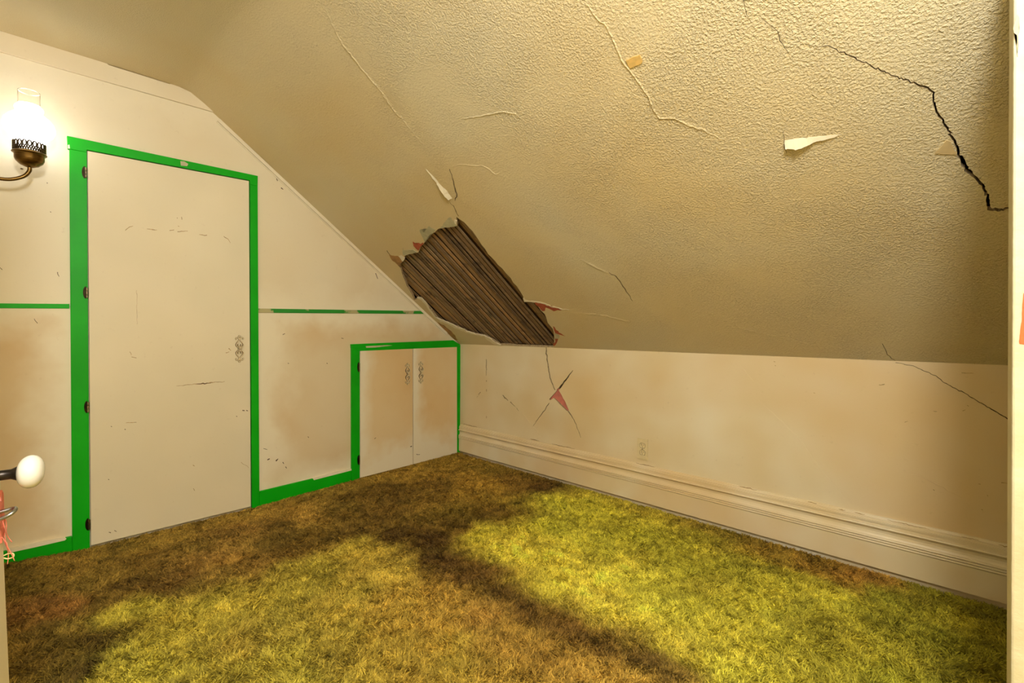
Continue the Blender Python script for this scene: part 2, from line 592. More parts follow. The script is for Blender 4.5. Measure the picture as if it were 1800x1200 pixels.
def mat_carpet(name, gain):
    m, nt, b = new_mat(name)
    at = N(nt, 'ShaderNodeVertexColor'); at.layer_name = 'stain_shade'
    tc = N(nt, 'ShaderNodeTexCoord')
    n = noise(nt, tc.outputs['Object'], 120, 2)
    c = mixc(nt, 1.0, at.outputs['Color'], ramp(nt, n, [(0.3, g(.75*gain)), (0.7, g(1.2*gain))]), 'MULTIPLY')
    nt.links.new(c, b.inputs['Base Color'])
    b.inputs['Roughness'].default_value = .75
    b.inputs['Specular IOR Level'].default_value = .25
    return m
M['pile'] = mat_carpet('shag_pile_fibre', 1.0)
M['backing'] = mat_carpet('shag_carpet_backing', 1.0)

# ------------------------------------------------------------------ frames of the room
WL = Frame((0, 0, 0), (0, 1, 0), (0, 0, 1), (1, 0, 0))           # gable wall with the doors: a = y, b = z
WR = Frame((0, 0, 0), (1, 0, 0), (0, 0, 1), (0, -1, 0))          # knee wall: a = x, b = z
ZK = 0.898
y6, z6 = WL.hit((380, 203))
ANG = math.atan2(z6-ZK, -y6)
SL = Frame((0, 0, ZK), (1, 0, 0), (0, -math.cos(ANG), math.sin(ANG)), (0, -math.sin(ANG), -math.cos(ANG)))
S_TOP = math.hypot(z6-ZK, y6)
cove = [WL.hit(p) for p in ((380, 203), (356, 181), (334, 163), (316, 154.5), (300, 149))]
ZC = float(np.mean([WL.hit(p)[1] for p in ((0, 54), (150, 101), (300, 149))]))
XE, YE = 4.4, -3.7

# ------------------------------------------------------------------ sloping ceiling
HOLE = [(802, 381), (806, 383), (815, 391), (820, 395), (830, 407), (847, 430), (858, 446), (870, 459), (890, 480), (903, 497),
        (912, 508), (919, 520), (921, 527), (925, 529), (935, 529), (942, 533), (950, 545), (957, 553), (964, 567), (972, 577),
        (973.5, 583), (974, 598), (973, 606), (972, 611), (960, 612), (930, 610), (900, 608), (878, 605), (866, 600), (856, 592),
        (850, 590), (832, 587), (812, 580), (797, 572), (780, 566), (768, 560), (764, 554), (757, 543), (746, 532), (738, 524),
        (728, 526), (725, 518), (712, 495), (705, 478), (703, 470), (704, 463), (711, 455), (712, 449), (735, 443), (739, 434),
        (746, 426), (748, 418), (751, 413), (764, 408), (770, 402), (800, 397), (803, 396), (802.5, 390)]
hole_ab = [SL.hit(p[:2]) for p in densify([q+(0,) for q in HOLE]+[HOLE[0]+(0,)], 9, .7)[:-1]]
hole_ab = [(max(a, 0.015), max(b, 0.004)) for a, b in hole_ab]
main_crack = [(1436, 84, .8), (1452, 80, 1.3), (1480, 92, 2), (1500, 102, 2.2), (1540, 121, 2.2), (1580, 137, 2.4), (1617, 151, 3),
              (1630, 155, 4), (1640, 163, 3.2), (1644, 190, 3.4), (1658, 215, 4), (1676, 243, 4), (1684, 265, 4.2), (1692, 285, 7),
              (1698, 295, 8), (1713, 310, 5), (1728, 328, 4.5), (1735, 345, 5), (1738, 367, 6), (1760, 368, 3), (1790, 365, 3)]
fine_cracks = [
    [(1306, 0, .9), (1312, 25, 1.3), (1320, 41, .6)],
    [(1340, 33, .7), (1355, 45, 1.1), (1367, 55, 1.1), (1371, 72, 1.5), (1385, 92, .6)],
    [(790, 297, 1), (797, 318, 1.5), (803, 345, 2), (800, 353, .8)],
    [(790, 354, .6), (800, 366, 1.2), (806, 380, 2)],
    [(1062, 476, .6), (1083, 486, 1.6), (1098, 508, 1.6), (1112, 529, .6)],
    [(1551, 603, .7), (1560, 622, 1.3), (1574, 636, 1.2)],
    [(1374, 222, .4), (1378, 240, .7), (1380, 262, 1.4), (1384, 275, .4)],
    [(680, 440, .8), (690, 455, 1.6), (704, 470, 2.2)],
]
slope_holes = [hole_ab, crack_poly(SL, [(x, y, w*1.1) for x, y, w in main_crack], 4, 1.2)] + [crack_poly(SL, c, 5, .5) for c in fine_cracks]
def slope_disp(a, b):
    d = 0.0035*fbm(a, b, 1.6, 21, 3) + 0.0012*fbm(a, b, 7, 25, 2)
    return d*np.clip((b-0.0)/0.12, 0, 1)*np.clip((S_TOP-b)/0.1, 0, 1)
ceiling = plate('ceiling', SL, 0.0, XE, 0.0, S_TOP, slope_holes, 0.04, slope_disp, 0.016, M['stipple'], M['crack_edge'])
tag(ceiling, 'stippled cream sloping attic ceiling, cracked and broken open to the laths', 'ceiling', kind='structure')
# cove and flat part above the landing
prof = cove + [(-2.3, ZC), (-3.0, ZC), (YE, ZC)]
prof = [prof[0]] + [(y, min(z, ZC) if i < 4 else ZC) for i, (y, z) in enumerate(prof[1:])]
xs = np.linspace(0, XE, 12)
V = [(x, y, z) for x in xs for y, z in prof]
n = len(prof)
Fc = [(i*n+j, i*n+j+1, (i+1)*n+j+1, (i+1)*n+j) for i in range(len(xs)-1) for j in range(n-1)]
o = mesh_obj('ceiling_cove', V, Fc, M['stipple'], ceiling, smooth=True)
tag(o, 'stippled cream cove and flat ceiling above the slope')
# dark attic space behind the plaster
bk = [SL.pt(a, b, -0.18) for a, b in ((-.05, -.08), (XE, -.08), (XE, S_TOP), (-.05, S_TOP))]
o = mesh_obj('roof_boards', bk, [(0, 1, 2, 3)], M['cavity'], ceiling)

# laths: strips that run down the slope behind the broken plaster
ha = [a for a, b in hole_ab]; hb = [b for a, b in hole_ab]
a = min(ha)-0.05
while a < max(ha)+0.05:
    w = random.choice([.032, .036, .040, .045, .050])
    a1 = a+w
    sel = [b for q, b in hole_ab if a-.12 < q < a1+.12]
    if sel and a > .05:
        b0, b1 = max(0.0, min(sel)-.06), max(sel)+.06
        t = random.uniform(-.007, .004)
        sk = random.uniform(-.002, .002)
        poly = [(a, b0), (a1-.015, b0), (a1-.015+sk, b1), (a+sk, b1)]
        prism('lath', SL, poly, -.027+t, -.022+t, M['lath'], ceiling)
    a = a1
# exposed older layers around the break: thin skins that lie on the plaster
def skin(name, frame, pxs, mat, parent, d=.0012, lift=0.0, hinge=None):
    pxs = [p[:2] for p in densify([tuple(p)+(0,) for p in pxs]+[tuple(pxs[0])+(0,)], 5, .35)[:-1]]
    hts = []
    for p in pxs:
        if hinge is None: hts.append(d)
        else:
            h0, h1 = np.array(hinge[0], float), np.array(hinge[1], float)
            t = (h1-h0)/np.linalg.norm(h1-h0)
            dist = abs((np.array(p)-h0)@np.array([-t[1], t[0]]))
            hts.append(d+lift*(dist/hinge[2])**1.6)
    ab = [frame.hit(p, h) for p, h in zip(pxs, hts)]
    n = len(ab)
    V = [frame.pt(x, y, h) for (x, y), h in zip(ab, hts)] + [frame.pt(x, y, h-.0012 if hinge else -.003) for (x, y), h in zip(ab, hts)]
    bm = bmesh.new()
    vs = [bm.verts.new(v) for v in V]
    f1 = bm.faces.new(vs[:n]); f2 = bm.faces.new(vs[n:][::-1])
    for i in range(n):
        bm.faces.new((vs[i], vs[n+i], vs[n+(i+1) % n], vs[(i+1) % n]))
    bmesh.ops.triangulate(bm, faces=[f1, f2])
    bmesh.ops.recalc_face_normals(bm, faces=bm.faces)
    me = bpy.data.meshes.new(name); bm.to_mesh(me); bm.free()
    me.materials.append(mat)
    ob = bpy.data.objects.new(name, me); COL.objects.link(ob); ob.parent = parent
    return ob
def c1(pts, s, ox, oy): return [(x/s+ox, y/s+oy) for x, y in pts]
A = lambda p: c1(p, 10, 670, 370)
B = lambda p: c1(p, 10, 830, 500)
skin('exposed_undercoat', SL, A([(1075, 275), (1120, 190), (1190, 118), (1240, 120), (1262, 175), (1300, 240), (1332, 275), (1230, 290), (1130, 300), (1010, 322), (1040, 290)]), M['undercoat'], ceiling)
skin('exposed_undercoat', SL, A([(750, 390), (830, 272), (920, 322), (952, 338), (922, 392), (850, 425), (800, 470), (775, 560), (748, 520), (705, 430), (672, 340), (690, 330)]), M['undercoat'], ceiling)
skin('exposed_red_paint', SL, A([(555, 545), (620, 600), (650, 565), (690, 585), (728, 565), (748, 578), (690, 635), (655, 705), (610, 670), (570, 620)]), M['red'], ceiling)
skin('exposed_undercoat', SL, A([(380, 660), (385, 700), (470, 700), (560, 685), (625, 735), (540, 755), (420, 790), (380, 775)]), M['undercoat'], ceiling)
skin('exposed_backing_paper', SL, A([(140, 775), (200, 795), (290, 800), (370, 900), (345, 930), (330, 985), (280, 945), (200, 880)]), M['brownpaper'], ceiling)
skin('exposed_undercoat', SL, A([(310, 800), (350, 790), (420, 830), (400, 880), (372, 900)]), M['pale'], ceiling)
skin('exposed_undercoat', SL, A([(1290, 160), (1325, 175), (1322, 235), (1300, 240), (1278, 195)]), M['pale'], ceiling, .002)
skin('exposed_red_paint', SL, B([(1090, 310), (1200, 318), (1350, 360), (1480, 415), (1640, 445), (1500, 450), (1440, 465), (1290, 405), (1275, 455), (1235, 470), (1180, 400), (1120, 355)]), M['red'], ceiling)
skin('exposed_red_paint', SL, B([(1420, 730), (1470, 765), (1530, 840), (1640, 910), (1520, 880), (1460, 850), (1440, 800)]), M['red'], ceiling)
skin('exposed_red_paint', SL, B([(1455, 950), (1515, 950), (1490, 1025), (1440, 1085), (1430, 1050), (1465, 1000)]), M['red'], ceiling)
skin('exposed_undercoat', SL, B([(1445, 850), (1530, 890), (1540, 930), (1450, 960)]), M['undercoat'], ceiling)
# pale torn rim along the lower edge of the break
for pts in ([(764, 557, 2), (775, 564, 3.2), (790, 569, 3), (800, 575, 3.5), (812, 580, 3.4), (832, 587, 2.2), (850, 591, 2.4), (858, 595, 4), (867, 602, 4.5), (880, 607, 2)],
            [(920, 524, 2), (922, 529, 3), (935, 530, 2), (950, 532, 2.2), (965, 537, 1.8), (985, 543, 1.6), (1000, 545, .8)],
            [(733, 523, 2), (741, 526, 3), (749, 536, 2.2), (757, 547, 2.2), (764, 557, 2.5)]):
    L, R, _ = px_strip(pts, 4, .4)
    skin('torn_paper_rim', SL, [tuple(p) for p in L+R[::-1]], M['pale'], ceiling, .002)
skin('torn_backing_strip', SL, [(769, 566), (780, 572), (794, 583), (800, 590), (804, 598), (799, 597), (788, 586), (776, 575)], M['brownpaper'], ceiling, .002)
# paint flaps that hang off the slope
skin('paint_flap', SL, [(1379, 247), (1390, 245), (1412, 243), (1440, 240), (1462, 238), (1478, 237), (1462, 243), (1446, 247), (1432, 250), (1420, 256), (1408, 261), (1399, 264), (1395, 263), (1389, 261), (1380, 262)],
     M['pale'], ceiling, .001, .014, ((1379, 244), (1478, 237), 20))
skin('paint_flap', SL, [(748, 297), (758, 306), (772, 322), (786, 336), (795, 349), (788, 352), (782, 346), (776, 338), (770, 328), (766, 321)],
     M['pale'], ceiling, .001, .014, ((750, 295), (797, 350), 9))
skin('paint_flap', SL, [(1643, 270), (1664, 247), (1672, 250), (1679, 268), (1682, 272), (1660, 271)], M['tan'], ceiling, .0012)
# masking tape on the slope
tape = skin('masking_tape_piece', SL, [(1100, 107), (1112, 101), (1124, 97), (1127, 103), (1129, 108), (1126, 113), (1115, 117), (1107, 120)], M['tape'], None, .0016)
tag(tape, 'small yellowed scrap of masking tape stuck on the sloping ceiling', 'tape')
# hairline seams where the paint has lifted
ridges = [
    [(567, 4, 2.2), (583, 40, 2.6), (600, 75, 2.6), (612, 90, 2.6), (640, 125, 2.6), (668, 158, 2.8), (690, 190, 2.8), (720, 225, 2.8), (750, 260, 2.8), (785, 293, 2.2)],
    [(787, 293, 1.6), (810, 289, 2.4), (850, 291, 2.4), (871, 306, 1.6), (886, 300, 1.2)],
    [(1032, 8, 2.6), (1050, 33, 3), (1066, 45, 3.2), (1080, 75, 3.2), (1095, 110, 3.2), (1105, 121, 3), (1120, 140, 3), (1140, 170, 3.4), (1150, 195, 3.4), (1160, 208, 3.4), (1185, 207, 3.4), (1198, 214, 3.4), (1220, 223, 3.4), (1240, 230, 3), (1270, 245, 3.2), (1290, 247, 2.6), (1320, 258, 2)],
    [(1228, 294, 2.5), (1250, 305, 4), (1275, 315, 4), (1292, 322, 2)],
    [(1020, 455, 2), (1045, 468, 3), (1070, 480, 3)],
    [(1138, 528, 2), (1178, 531, 2.4), (1182, 537, 2.8), (1210, 541, 2.8), (1230, 542, 2.8), (1260, 555, 3), (1300, 575, 3), (1330, 583, 2.4), (1370, 592, 2), (1450, 610, 1.4)],
    [(985, 543, 1.6), (1020, 549, 2), (1060, 554, 2), (1110, 566, 1.4)],
    [(1243, 334, 2), (1262, 345, 2.6), (1275, 353, 1.6)],
    [(1312, 340, 1.8), (1325, 358, 2.4), (1335, 366, 1.6)],
    [(815, 208, 1.6), (850, 203, 2.2), (880, 196, 2.2), (905, 199, 2), (925, 215, 1.6)],
    [(1290, 520, 1.4), (1302, 540, 2), (1309, 555, 1.2)],
    [(1430, 518, 1.6), (1450, 520, 2.4)],
]
V, Fc = ridge_mesh(SL, ridges, .0018, .3)
o = mesh_obj('paint_ridge', V, Fc, M['stipple'], ceiling, smooth=False)
tag(o, kind='stuff')

# ------------------------------------------------------------------ knee wall
tear = [(981, 684), (976, 690), (966, 701), (968, 703), (974, 699), (979, 703), (987, 711), (998, 722), (1001, 720), (998, 713), (994, 704), (991, 700), (988, 694), (984, 688)]
wall_cracks = [
    [(960, 610, 2.4), (961, 628, 2.4), (964, 648, 2.2), (968, 668, 2.2), (976, 685, 1.6)],
    [(1007, 651, .8), (1001, 659, 2.2), (992, 671, 3.6), (985, 680, 5), (980, 686, 5)],
    [(999, 719, 2.6), (1005, 730, 1.8), (1011, 742, 1.5), (1021, 769, .6)],
    [(966, 708, 1.4), (955, 724, 1.2), (945, 737, 1.0), (936, 750, .8)],
    [(855, 631, 1.6), (855, 641, 1.8), (854.5, 660, .6)],
    [(838, 698, .6), (845, 689, 1.2)],
    [(882, 693, 1), (887, 698, 2.4), (893, 704, .8)], [(897, 706, 2.2), (902, 711, 1.2), (912, 722, .6)],
    [(1574, 637, 1), (1606, 643, 1.2), (1625, 652, 1.4), (1645, 660, 1.5), (1660, 672, 1.5), (1690, 688, 1.8), (1705, 696, 1.8), (1725, 708, 2), (1750, 723, 2.2), (1790, 748, 2.4)],
]
tear_ab = [WR.hit(p) for p in tear]
wall_holes = [tear_ab] + [crack_poly(WR, [(x, y, w*.72) for x, y, w in c], 4, .45) for c in wall_cracks]
bx_, bz_ = WR.hit((1129.5, 789), .006)                # socket box let into the plaster
wall_holes.append([(bx_-.021, bz_-.042), (bx_+.021, bz_-.042), (bx_+.021, bz_+.042), (bx_-.021, bz_+.042)])
tx, tz = WR.hit((985, 712))
def knee_disp(a, b):
    d = 0.0025*fbm(a, b, 2.0, 41, 3)
    r = np.hypot((a-tx)/.13, (b-tz+.02)/.12)
    d = d+0.014*np.exp(-r**2*1.6)                    # plaster bulging at the tear
    return d*np.clip(a/.08, 0, 1)*np.clip((ZK-b)/.05, 0, 1)
wall_right = plate('wall_right', WR, 0.0, XE, -0.05, ZK, wall_holes, 0.035, knee_disp, 0.014, M['knee'], M['crack_edge'])
tag(wall_right, 'low cream plaster knee wall with star shaped crack and stains', 'wall', kind='structure')
mesh_obj('wall_core', [(-.05, .11, -.05), (XE, .11, -.05), (XE, .11, ZK+.15), (-.05, .11, ZK+.15)], [(0, 1, 2, 3)], M['cavity'], wall_right)
pk = [WR.hit(p) for p in ((970, 694), (981, 682), (993, 696), (1004, 724), (992, 722), (976, 708), (966, 704))]
prism('exposed_pink_paint', WR, pk, -.012, -.004, M['pink'], wall_right)
V, Fc = ridge_mesh(WR, [
    [(1330, 699, 1), (1365, 732, 1.6), (1405, 770, 1.4), (1440, 820, 1.4), (1480, 870, 1.4), (1512, 902, 1)],
    [(1580, 832, 1), (1612, 834, 1.6), (1640, 848, 1.6), (1697, 878, 1.4)],
    [(840, 696, 1), (858, 684, 1.4), (872, 686, 1.4), (884, 694, 1)],
    [(905, 713, 1), (920, 728, 1.4), (935, 746, 1.4), (951, 768, 1)],
    [(1150, 790, .8), (1163, 806, 1.4), (1175, 822, .8)],
    [(1300, 640, .8), (1310, 652, 1.2), (1325, 670, .8)]], .0012, .4)
tag(mesh_obj('paint_ridge', V, Fc, M['knee'], wall_right), kind='stuff')
V, Fc = mark_mesh(WR, [[(x, y, 1.2), (x+dx, y+dy, .9)] for x, y, dx, dy in
    [(855, 668, 0, 3), (855, 684, 0, 4), (855, 731, 0, 4), (1545, 676, 10, -1), (1590, 742, 6, -2), (1640, 722, 7, 1), (1692, 722, 5, -2), (1700, 712, 3, 2), (1690, 655, 22, 1),
     (1712, 637, 2, 3), (1430, 690, 3, 1), (1720, 850, 4, 1), (1735, 870, 2, 2), (1760, 848, 16, 2), (1725, 895, 3, 1), (1640, 860, 3, 2), (1360, 635, 3, 1), (1362, 642, 2, 1)]], .0034)
tag(mesh_obj('scuff_marks', V, Fc, M['scuff'], wall_right), kind='stuff')

# ------------------------------------------------------------------ baseboard on the knee wall: moulded profile
bp = [(.002, .014), (.020, .014), (.020, .116), (.0225, .119), (.0235, .1225), (.0225, .126), (.0195, .1275), (.0225, .129), (.0235, .1325), (.0225, .136), (.0195, .1375),
      (.0225, .139), (.0235, .1425), (.022, .146), (.0175, .148), (.015, .155), (.0135, .165), (.0145, .175), (.018, .1815), (.0215, .184), (.0235, .188), (.0215, .192),
      (.016, .1935), (.016, .204), (.0185, .2045), (.0185, .213), (.0155, .2135), (.0155, .221), (.0125, .2225), (.0105, .231), (.0, .232)]
V = []; nb = len(bp)
xs = np.linspace(0.012, XE, 60)
for i, x in enumerate(xs):
    wob = .0012*math.sin(x*5.1)+.001*math.sin(x*13)
    V += [(x, -(.016+(t-.016)*1.45 if t > .003 else t), z+wob*(z > .2)) for t, z in bp]
Fc = [(i*nb+j, i*nb+j+1, (i+1)*nb+j+1, (i+1)*nb+j) for i in range(len(xs)-1) for j in range(nb-1)]
bb = fix_normals(mesh_obj('baseboard_right', V, Fc, M['base']))
tag(bb, 'tall moulded cream baseboard with three beads along the knee wall', 'baseboard', kind='structure')
V, Fc = mark_mesh(WR, [[(x0, 747+(x0-820)*.226+dy, .5), ((x0+x1)/2, 747+((x0+x1)/2-820)*.226+dy, w), (x1, 747+(x1-820)*.226+dy, .5)]
    for x0, x1, dy, w in ((815, 838, -1, 1.3), (932, 948, -1, 2), (970, 1010, -1, 1.2), (1118, 1150, -1, 1.2), (1300, 1330, -1, 1.6), (1420, 1436, -1, 1.6), (1474, 1486, -1, 2), (1502, 1520, -1, 1.4), (1560, 1634, -1, 1.3), (1690, 1720, -1, 1.2), (1755, 1776, -1, 1.8))], .0125)
tag(mesh_obj('cracked_paint_joint', V, Fc, M['scuff'], bb), kind='stuff')


# ------------------------------------------------------------------ gable wall (left) : backing, panels, trims
prof_yz = [(0.0, ZK)] + cove + [(-2.3, ZC), (YE, ZC)]
poly = [(y, z+.01) for y, z in prof_yz] + [(YE, -.06), (0, -.06)]
wall_left = prism('wall_left', WL, poly, -.06, -.004, M['wall'])
tag(wall_left, 'cream panelled gable wall with closet door and green trim', 'wall', kind='structure')

def slope_z(y):                                     # ceiling height over the gable wall
    ys = [p[0] for p in prof_yz][::-1]; zs = [p[1] for p in prof_yz][::-1]
    return float(np.interp(y, ys, zs))
def hp(*ps): return [WL.hit(p) for p in ps]
yA = YE
zr0 = WL.hit((60, 537))[1]; zr1 = WL.hit((600, 546))[1]
zb = WL.hit((200, 148))[1]
z_head = float(np.mean([WL.hit(p)[1] for p in ((0, 90), (190, 145), (375, 200))]))
yl = WL.hit((123, 600))[0]; yr = WL.hit((454, 600))[0]; yc = WL.hit((617, 700))[0]
ydl = WL.hit((153, 600))[0]; ydr = WL.hit((440, 600))[0]
# upper panel over and beside the door (one sheet), lower sheets, each its own piece
up = [(yA, zr0), (yl+.02, zr0), (yl+.02, WL.hit((130, 250))[1]), (yr-.01, WL.hit((130, 250))[1]-.01), (yr-.01, zr1)]
yk = WL.hit((745, 549))[0]
up += [(yk, zr1)]
for y in np.linspace(yk, y6, 8)[1:]:
    up.append((y, slope_z(y)-.004))
up = [p for p in up if p[1] < z_head+.5]
up[-1] = (y6-.004, z_head)
up += [(yA, z_head)]
prism('wall_panel', WL, up, -.006, .0, M['panel'], wall_left, .0008)
prism('wall_panel', WL, [(yA, .03), (yl+.02, .03), (yl+.02, zr0-.003), (yA, zr0-.003)], -.006, .001, M['panel_low'], wall_left, .0008)
prism('wall_panel', WL, [(yr-.01, .03), (yc+.01, .03), (yc+.01, WL.hit((619, 606))[1]), (-.02, WL.hit((619, 606))[1]-.02), (-.006, slope_z(-.006)-.004)] + [(q, slope_z(q)-.004) for q in np.linspace(-.05, yk+.004, 6)] + [(yk, zr1-.004), (yr-.01, zr1-.004)], -.006, .001, M['panel_low'], wall_left, .0008)
# header board under the flat ceiling, following the cove
hb_poly = [(yA, z_head)] + [(y6-.004, z_head)] + [(y, z) for y, z in cove[1:4]] + [(cove[4][0], ZC), (cove[4][0]-.004, ZC-.008), (WL.hit((190, 114))[0], ZC-.005), (WL.hit((188, 113))[0], ZC), (yA, ZC)]   # open joint under the ceiling
tr = prism('trim_1', WL, hb_poly, -.004, .012, M['wall'], None, .0015)
tag(tr, 'cream header board under the flat ceiling, curved to the cove end', 'trim', kind='structure')
# thin moulding that follows the slope
e = np.array([-math.cos(ANG), math.sin(ANG)]); nn = np.array([-e[1], e[0]])
if nn[1] > 0: nn = -nn
p0 = np.array([0.0, ZK]); 
def sl(t, o): 
    q = p0+e*t+nn*o
    return (q[0], q[1])
s0, s1 = .16, S_TOP-.02
tr = prism('trim_2', WL, [sl(s0, .001), sl(s1, .001), sl(s1, .022), sl(s0, .022)], -.004, .009, M['wall'], None, .002)
tag(tr, 'narrow cream moulding following the ceiling slope on the gable wall', 'trim', kind='structure')
o = prism('bead', WL, [sl(s0, .024), sl(s1, .024), sl(s1, .030), sl(s0, .030)], -.004, .005, M['wall'], tr, .0015)
# corner strip between cabinet and knee wall
tr = box('trim_3', (-.002, -.018, .225), (.012, -.001, ZK-.004), M['pale'], None, .003)
tag(tr, 'pale vertical strip in the corner beside the small cupboard', 'trim', kind='structure')
# green dado rails
for k, (pxs, lab) in enumerate([([(-60, 532.5), (122, 534), (122, 542), (-60, 541)], 'thin green rail left of the closet door'),
                                ([(454, 542), (741, 546.3), (749, 551.5), (454, 549.5)], 'thin worn green rail right of the closet door')]):
    tr = px_prism('trim_%d' % (4+k), WL, pxs, -.004, .006, M['rail'] if k else M['green'], None, .001)
    tag(tr, lab, 'trim', kind='structure')
# green baseboards
tr = px_prism('baseboard_left', WL, [(-60, 984), (126.5, 942.5), (127.5, 975), (-60, 1016)], -.004, .014, M['green'], None, .0015)
tag(tr, 'green painted baseboard left of the closet door', 'baseboard', kind='structure')
o = px_prism('unpainted_ledge', WL, [(18, 971), (60, 962), (114, 949.5), (117, 946.5), (114, 944.5), (60, 955), (10, 966)], .001, .0152, M['pale'], tr)
tr = px_prism('baseboard_gable', WL, [(456.5, 863.5), (618, 825), (618, 853), (456.5, 894)], -.004, .014, M['green'], None, .0015)
tag(tr, 'green painted baseboard between closet door and small cupboard', 'baseboard', kind='structure')
o = px_prism('unpainted_ledge', WL, [(552, 843.5), (618, 826.5), (618, 824), (580, 832), (550, 841)], .001, .0152, M['pale'], tr)

# ------------------------------------------------------------------ pulls and hinges
def pull_data(frame, c, w, h, d0):
    """ornamental cabinet pull: two pierced hearts point to point, scrolled ends, joined by a bow"""
    W, H = w/2, h/2
    paths = []
    for s in (1, -1):
        for m in (1, -1):
            paths.append([(0, .10*s*H), (.55*m*W, .16*s*H), (.92*m*W, .30*s*H), (.70*m*W, .46*s*H), (.30*m*W, .60*s*H), (.06*m*W, .72*s*H)])
            paths.append([(0, .06*s*H), (.25*m*W, .22*s*H), (.45*m*W, .27*s*H), (.30*m*W, .36*s*H)])
            paths.append([(0, .72*s*H), (.30*m*W, .80*s*H), (.75*m*W, .86*s*H), (.95*m*W, .78*s*H), (.80*m*W, .70*s*H)])
            paths.append([(0, .74*s*H), (.22*m*W, .90*s*H), (.10*m*W, 1.0*s*H), (0, .97*s*H)])
    paths.append([(-.5*W, 0), (0, .03*H), (.5*W, 0)])
    top, low = [], []
    for p in paths:
        pp = catmull([(x, y, 0) for x, y in p], 5)
        lift = lambda y: d0+.003+.008*max(0, 1-(abs(y)/(.7*H))**2)
        top.append(tube_data([frame.pt(c[0]+q[0], c[1]+q[1], lift(q[1])) for q in pp], .0022, 6))
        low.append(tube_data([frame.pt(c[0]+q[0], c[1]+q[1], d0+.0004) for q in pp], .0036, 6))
    return merge(*top), merge(*low)

def add_pull(frame, px, hpx, d0, parent, wfac=.3):
    c = frame.hit(px, d0)
    h = abs(frame.hit((px[0], px[1]-hpx/2), d0)[1]-frame.hit((px[0], px[1]+hpx/2), d0)[1])
    t, l = pull_data(frame, c, h*wfac, h, d0)
    V, Fc = merge(t, l)
    o = fix_normals(mesh_obj('handle', V, Fc, mats=[M['handle'], M['dark_brown']], midx=[0]*len(t[1])+[1]*len(l[1]), smooth=True))
    child_at(o, parent)
    o['label'] = 'ornate scrolled pull painted over in cream'
    return o

def add_hinge(frame, px, hpx, d0, parent, side=-1):
    c = frame.hit(px, d0)
    h = abs(frame.hit((px[0], px[1]-hpx/2), d0)[1]-frame.hit((px[0], px[1]+hpx/2), d0)[1])
    lf = []
    n = 10
    ring = []
    for k in range(n+1):
        an = math.pi/2+math.pi*k/n
        ring.append((c[0]+side*-.0*0+.013*math.cos(an)*.9, c[1]+h*.5*math.sin(an)))
    v = [frame.pt(a, b, d0-.001) for a, b in ring]+[frame.pt(a, b, d0+.0022) for a, b in ring]
    m_ = n+1
    f = [tuple(range(m_))[::-1], tuple(range(m_, 2*m_))]+[(i, (i+1) % m_, m_+(i+1) % m_, m_+i) for i in range(m_)]
    knuck = []
    for i in range(3):
        z0 = c[1]-h*.42+h*.84*i/3; z1 = z0+h*.84/3-.0016
        knuck.append(lathe_data([(.0022, 0), (.0042, .0008), (.0042, z1-z0-.0008), (.0022, z1-z0)], frame.pt(c[0]+.003, z0, d0+.003), 12))
    V, Fc = merge((v, f), *knuck)
    o = fix_normals(mesh_obj('hinge', V, Fc, mats=[M['hinge_dark'], M['hinge']], midx=[0]*len(f)+[1]*(len(Fc)-len(f))))
    child_at(o, parent)
    o['label'] = 'small tarnished butterfly hinge'
    return o

# ------------------------------------------------------------------ closet door with green casing
d1 = empty('door_1', tuple(WL.pt(ydl, 0, 0)))
tag(d1, 'tall flush cream closet door in a bright green casing', 'door', kind='structure')
px_prism('side_casing', WL, [(122, 262), (152.7, 267), (158, 968), (127.3, 976)], -.004, .016, M['green'], d1, .0015)
px_prism('side_casing', WL, [(439.5, 321), (453, 326), (456.3, 893), (443, 897)], -.004, .016, M['green'], d1, .0015)
px_prism('head_casing', WL, [(117.8, 238.3), (453.3, 309), (453, 327), (439.6, 324), (439.2, 316.7), (152.6, 263), (152.6, 267.5), (119, 261)], -.004, .019, M['green'], d1, .0015)
px_prism('chipped_paint', WL, [(317, 283), (324, 283.5), (331, 288), (329, 292), (318, 291)], .017, .0196, M['undercoat'], d1)
px_prism('chipped_paint', WL, [(119, 255), (122, 254), (123, 261), (119.5, 261)], .017, .0196, M['pale'], d1)
leaf = px_prism('door_leaf', WL, [(154, 265.2), (437.6, 318.2), (440.6, 890), (160, 958.5)], -.003, .019, M['door'], d1, .0012)
leaf['label'] = 'flush cream door leaf with faint scuffs'
def leafchild(o):
    o.parent = leaf
    return o
for px in ((149.5, 303), (151.5, 514), (153.5, 715), (155.5, 921)):
    add_hinge(WL, px, 22, .016, d1)
h_ = add_pull(WL, (421, 613), 46, .019, d1, .27); h_.parent = leaf; h_.matrix_parent_inverse = Matrix.Identity(4); leaf.matrix_parent_inverse = leaf.matrix_parent_inverse
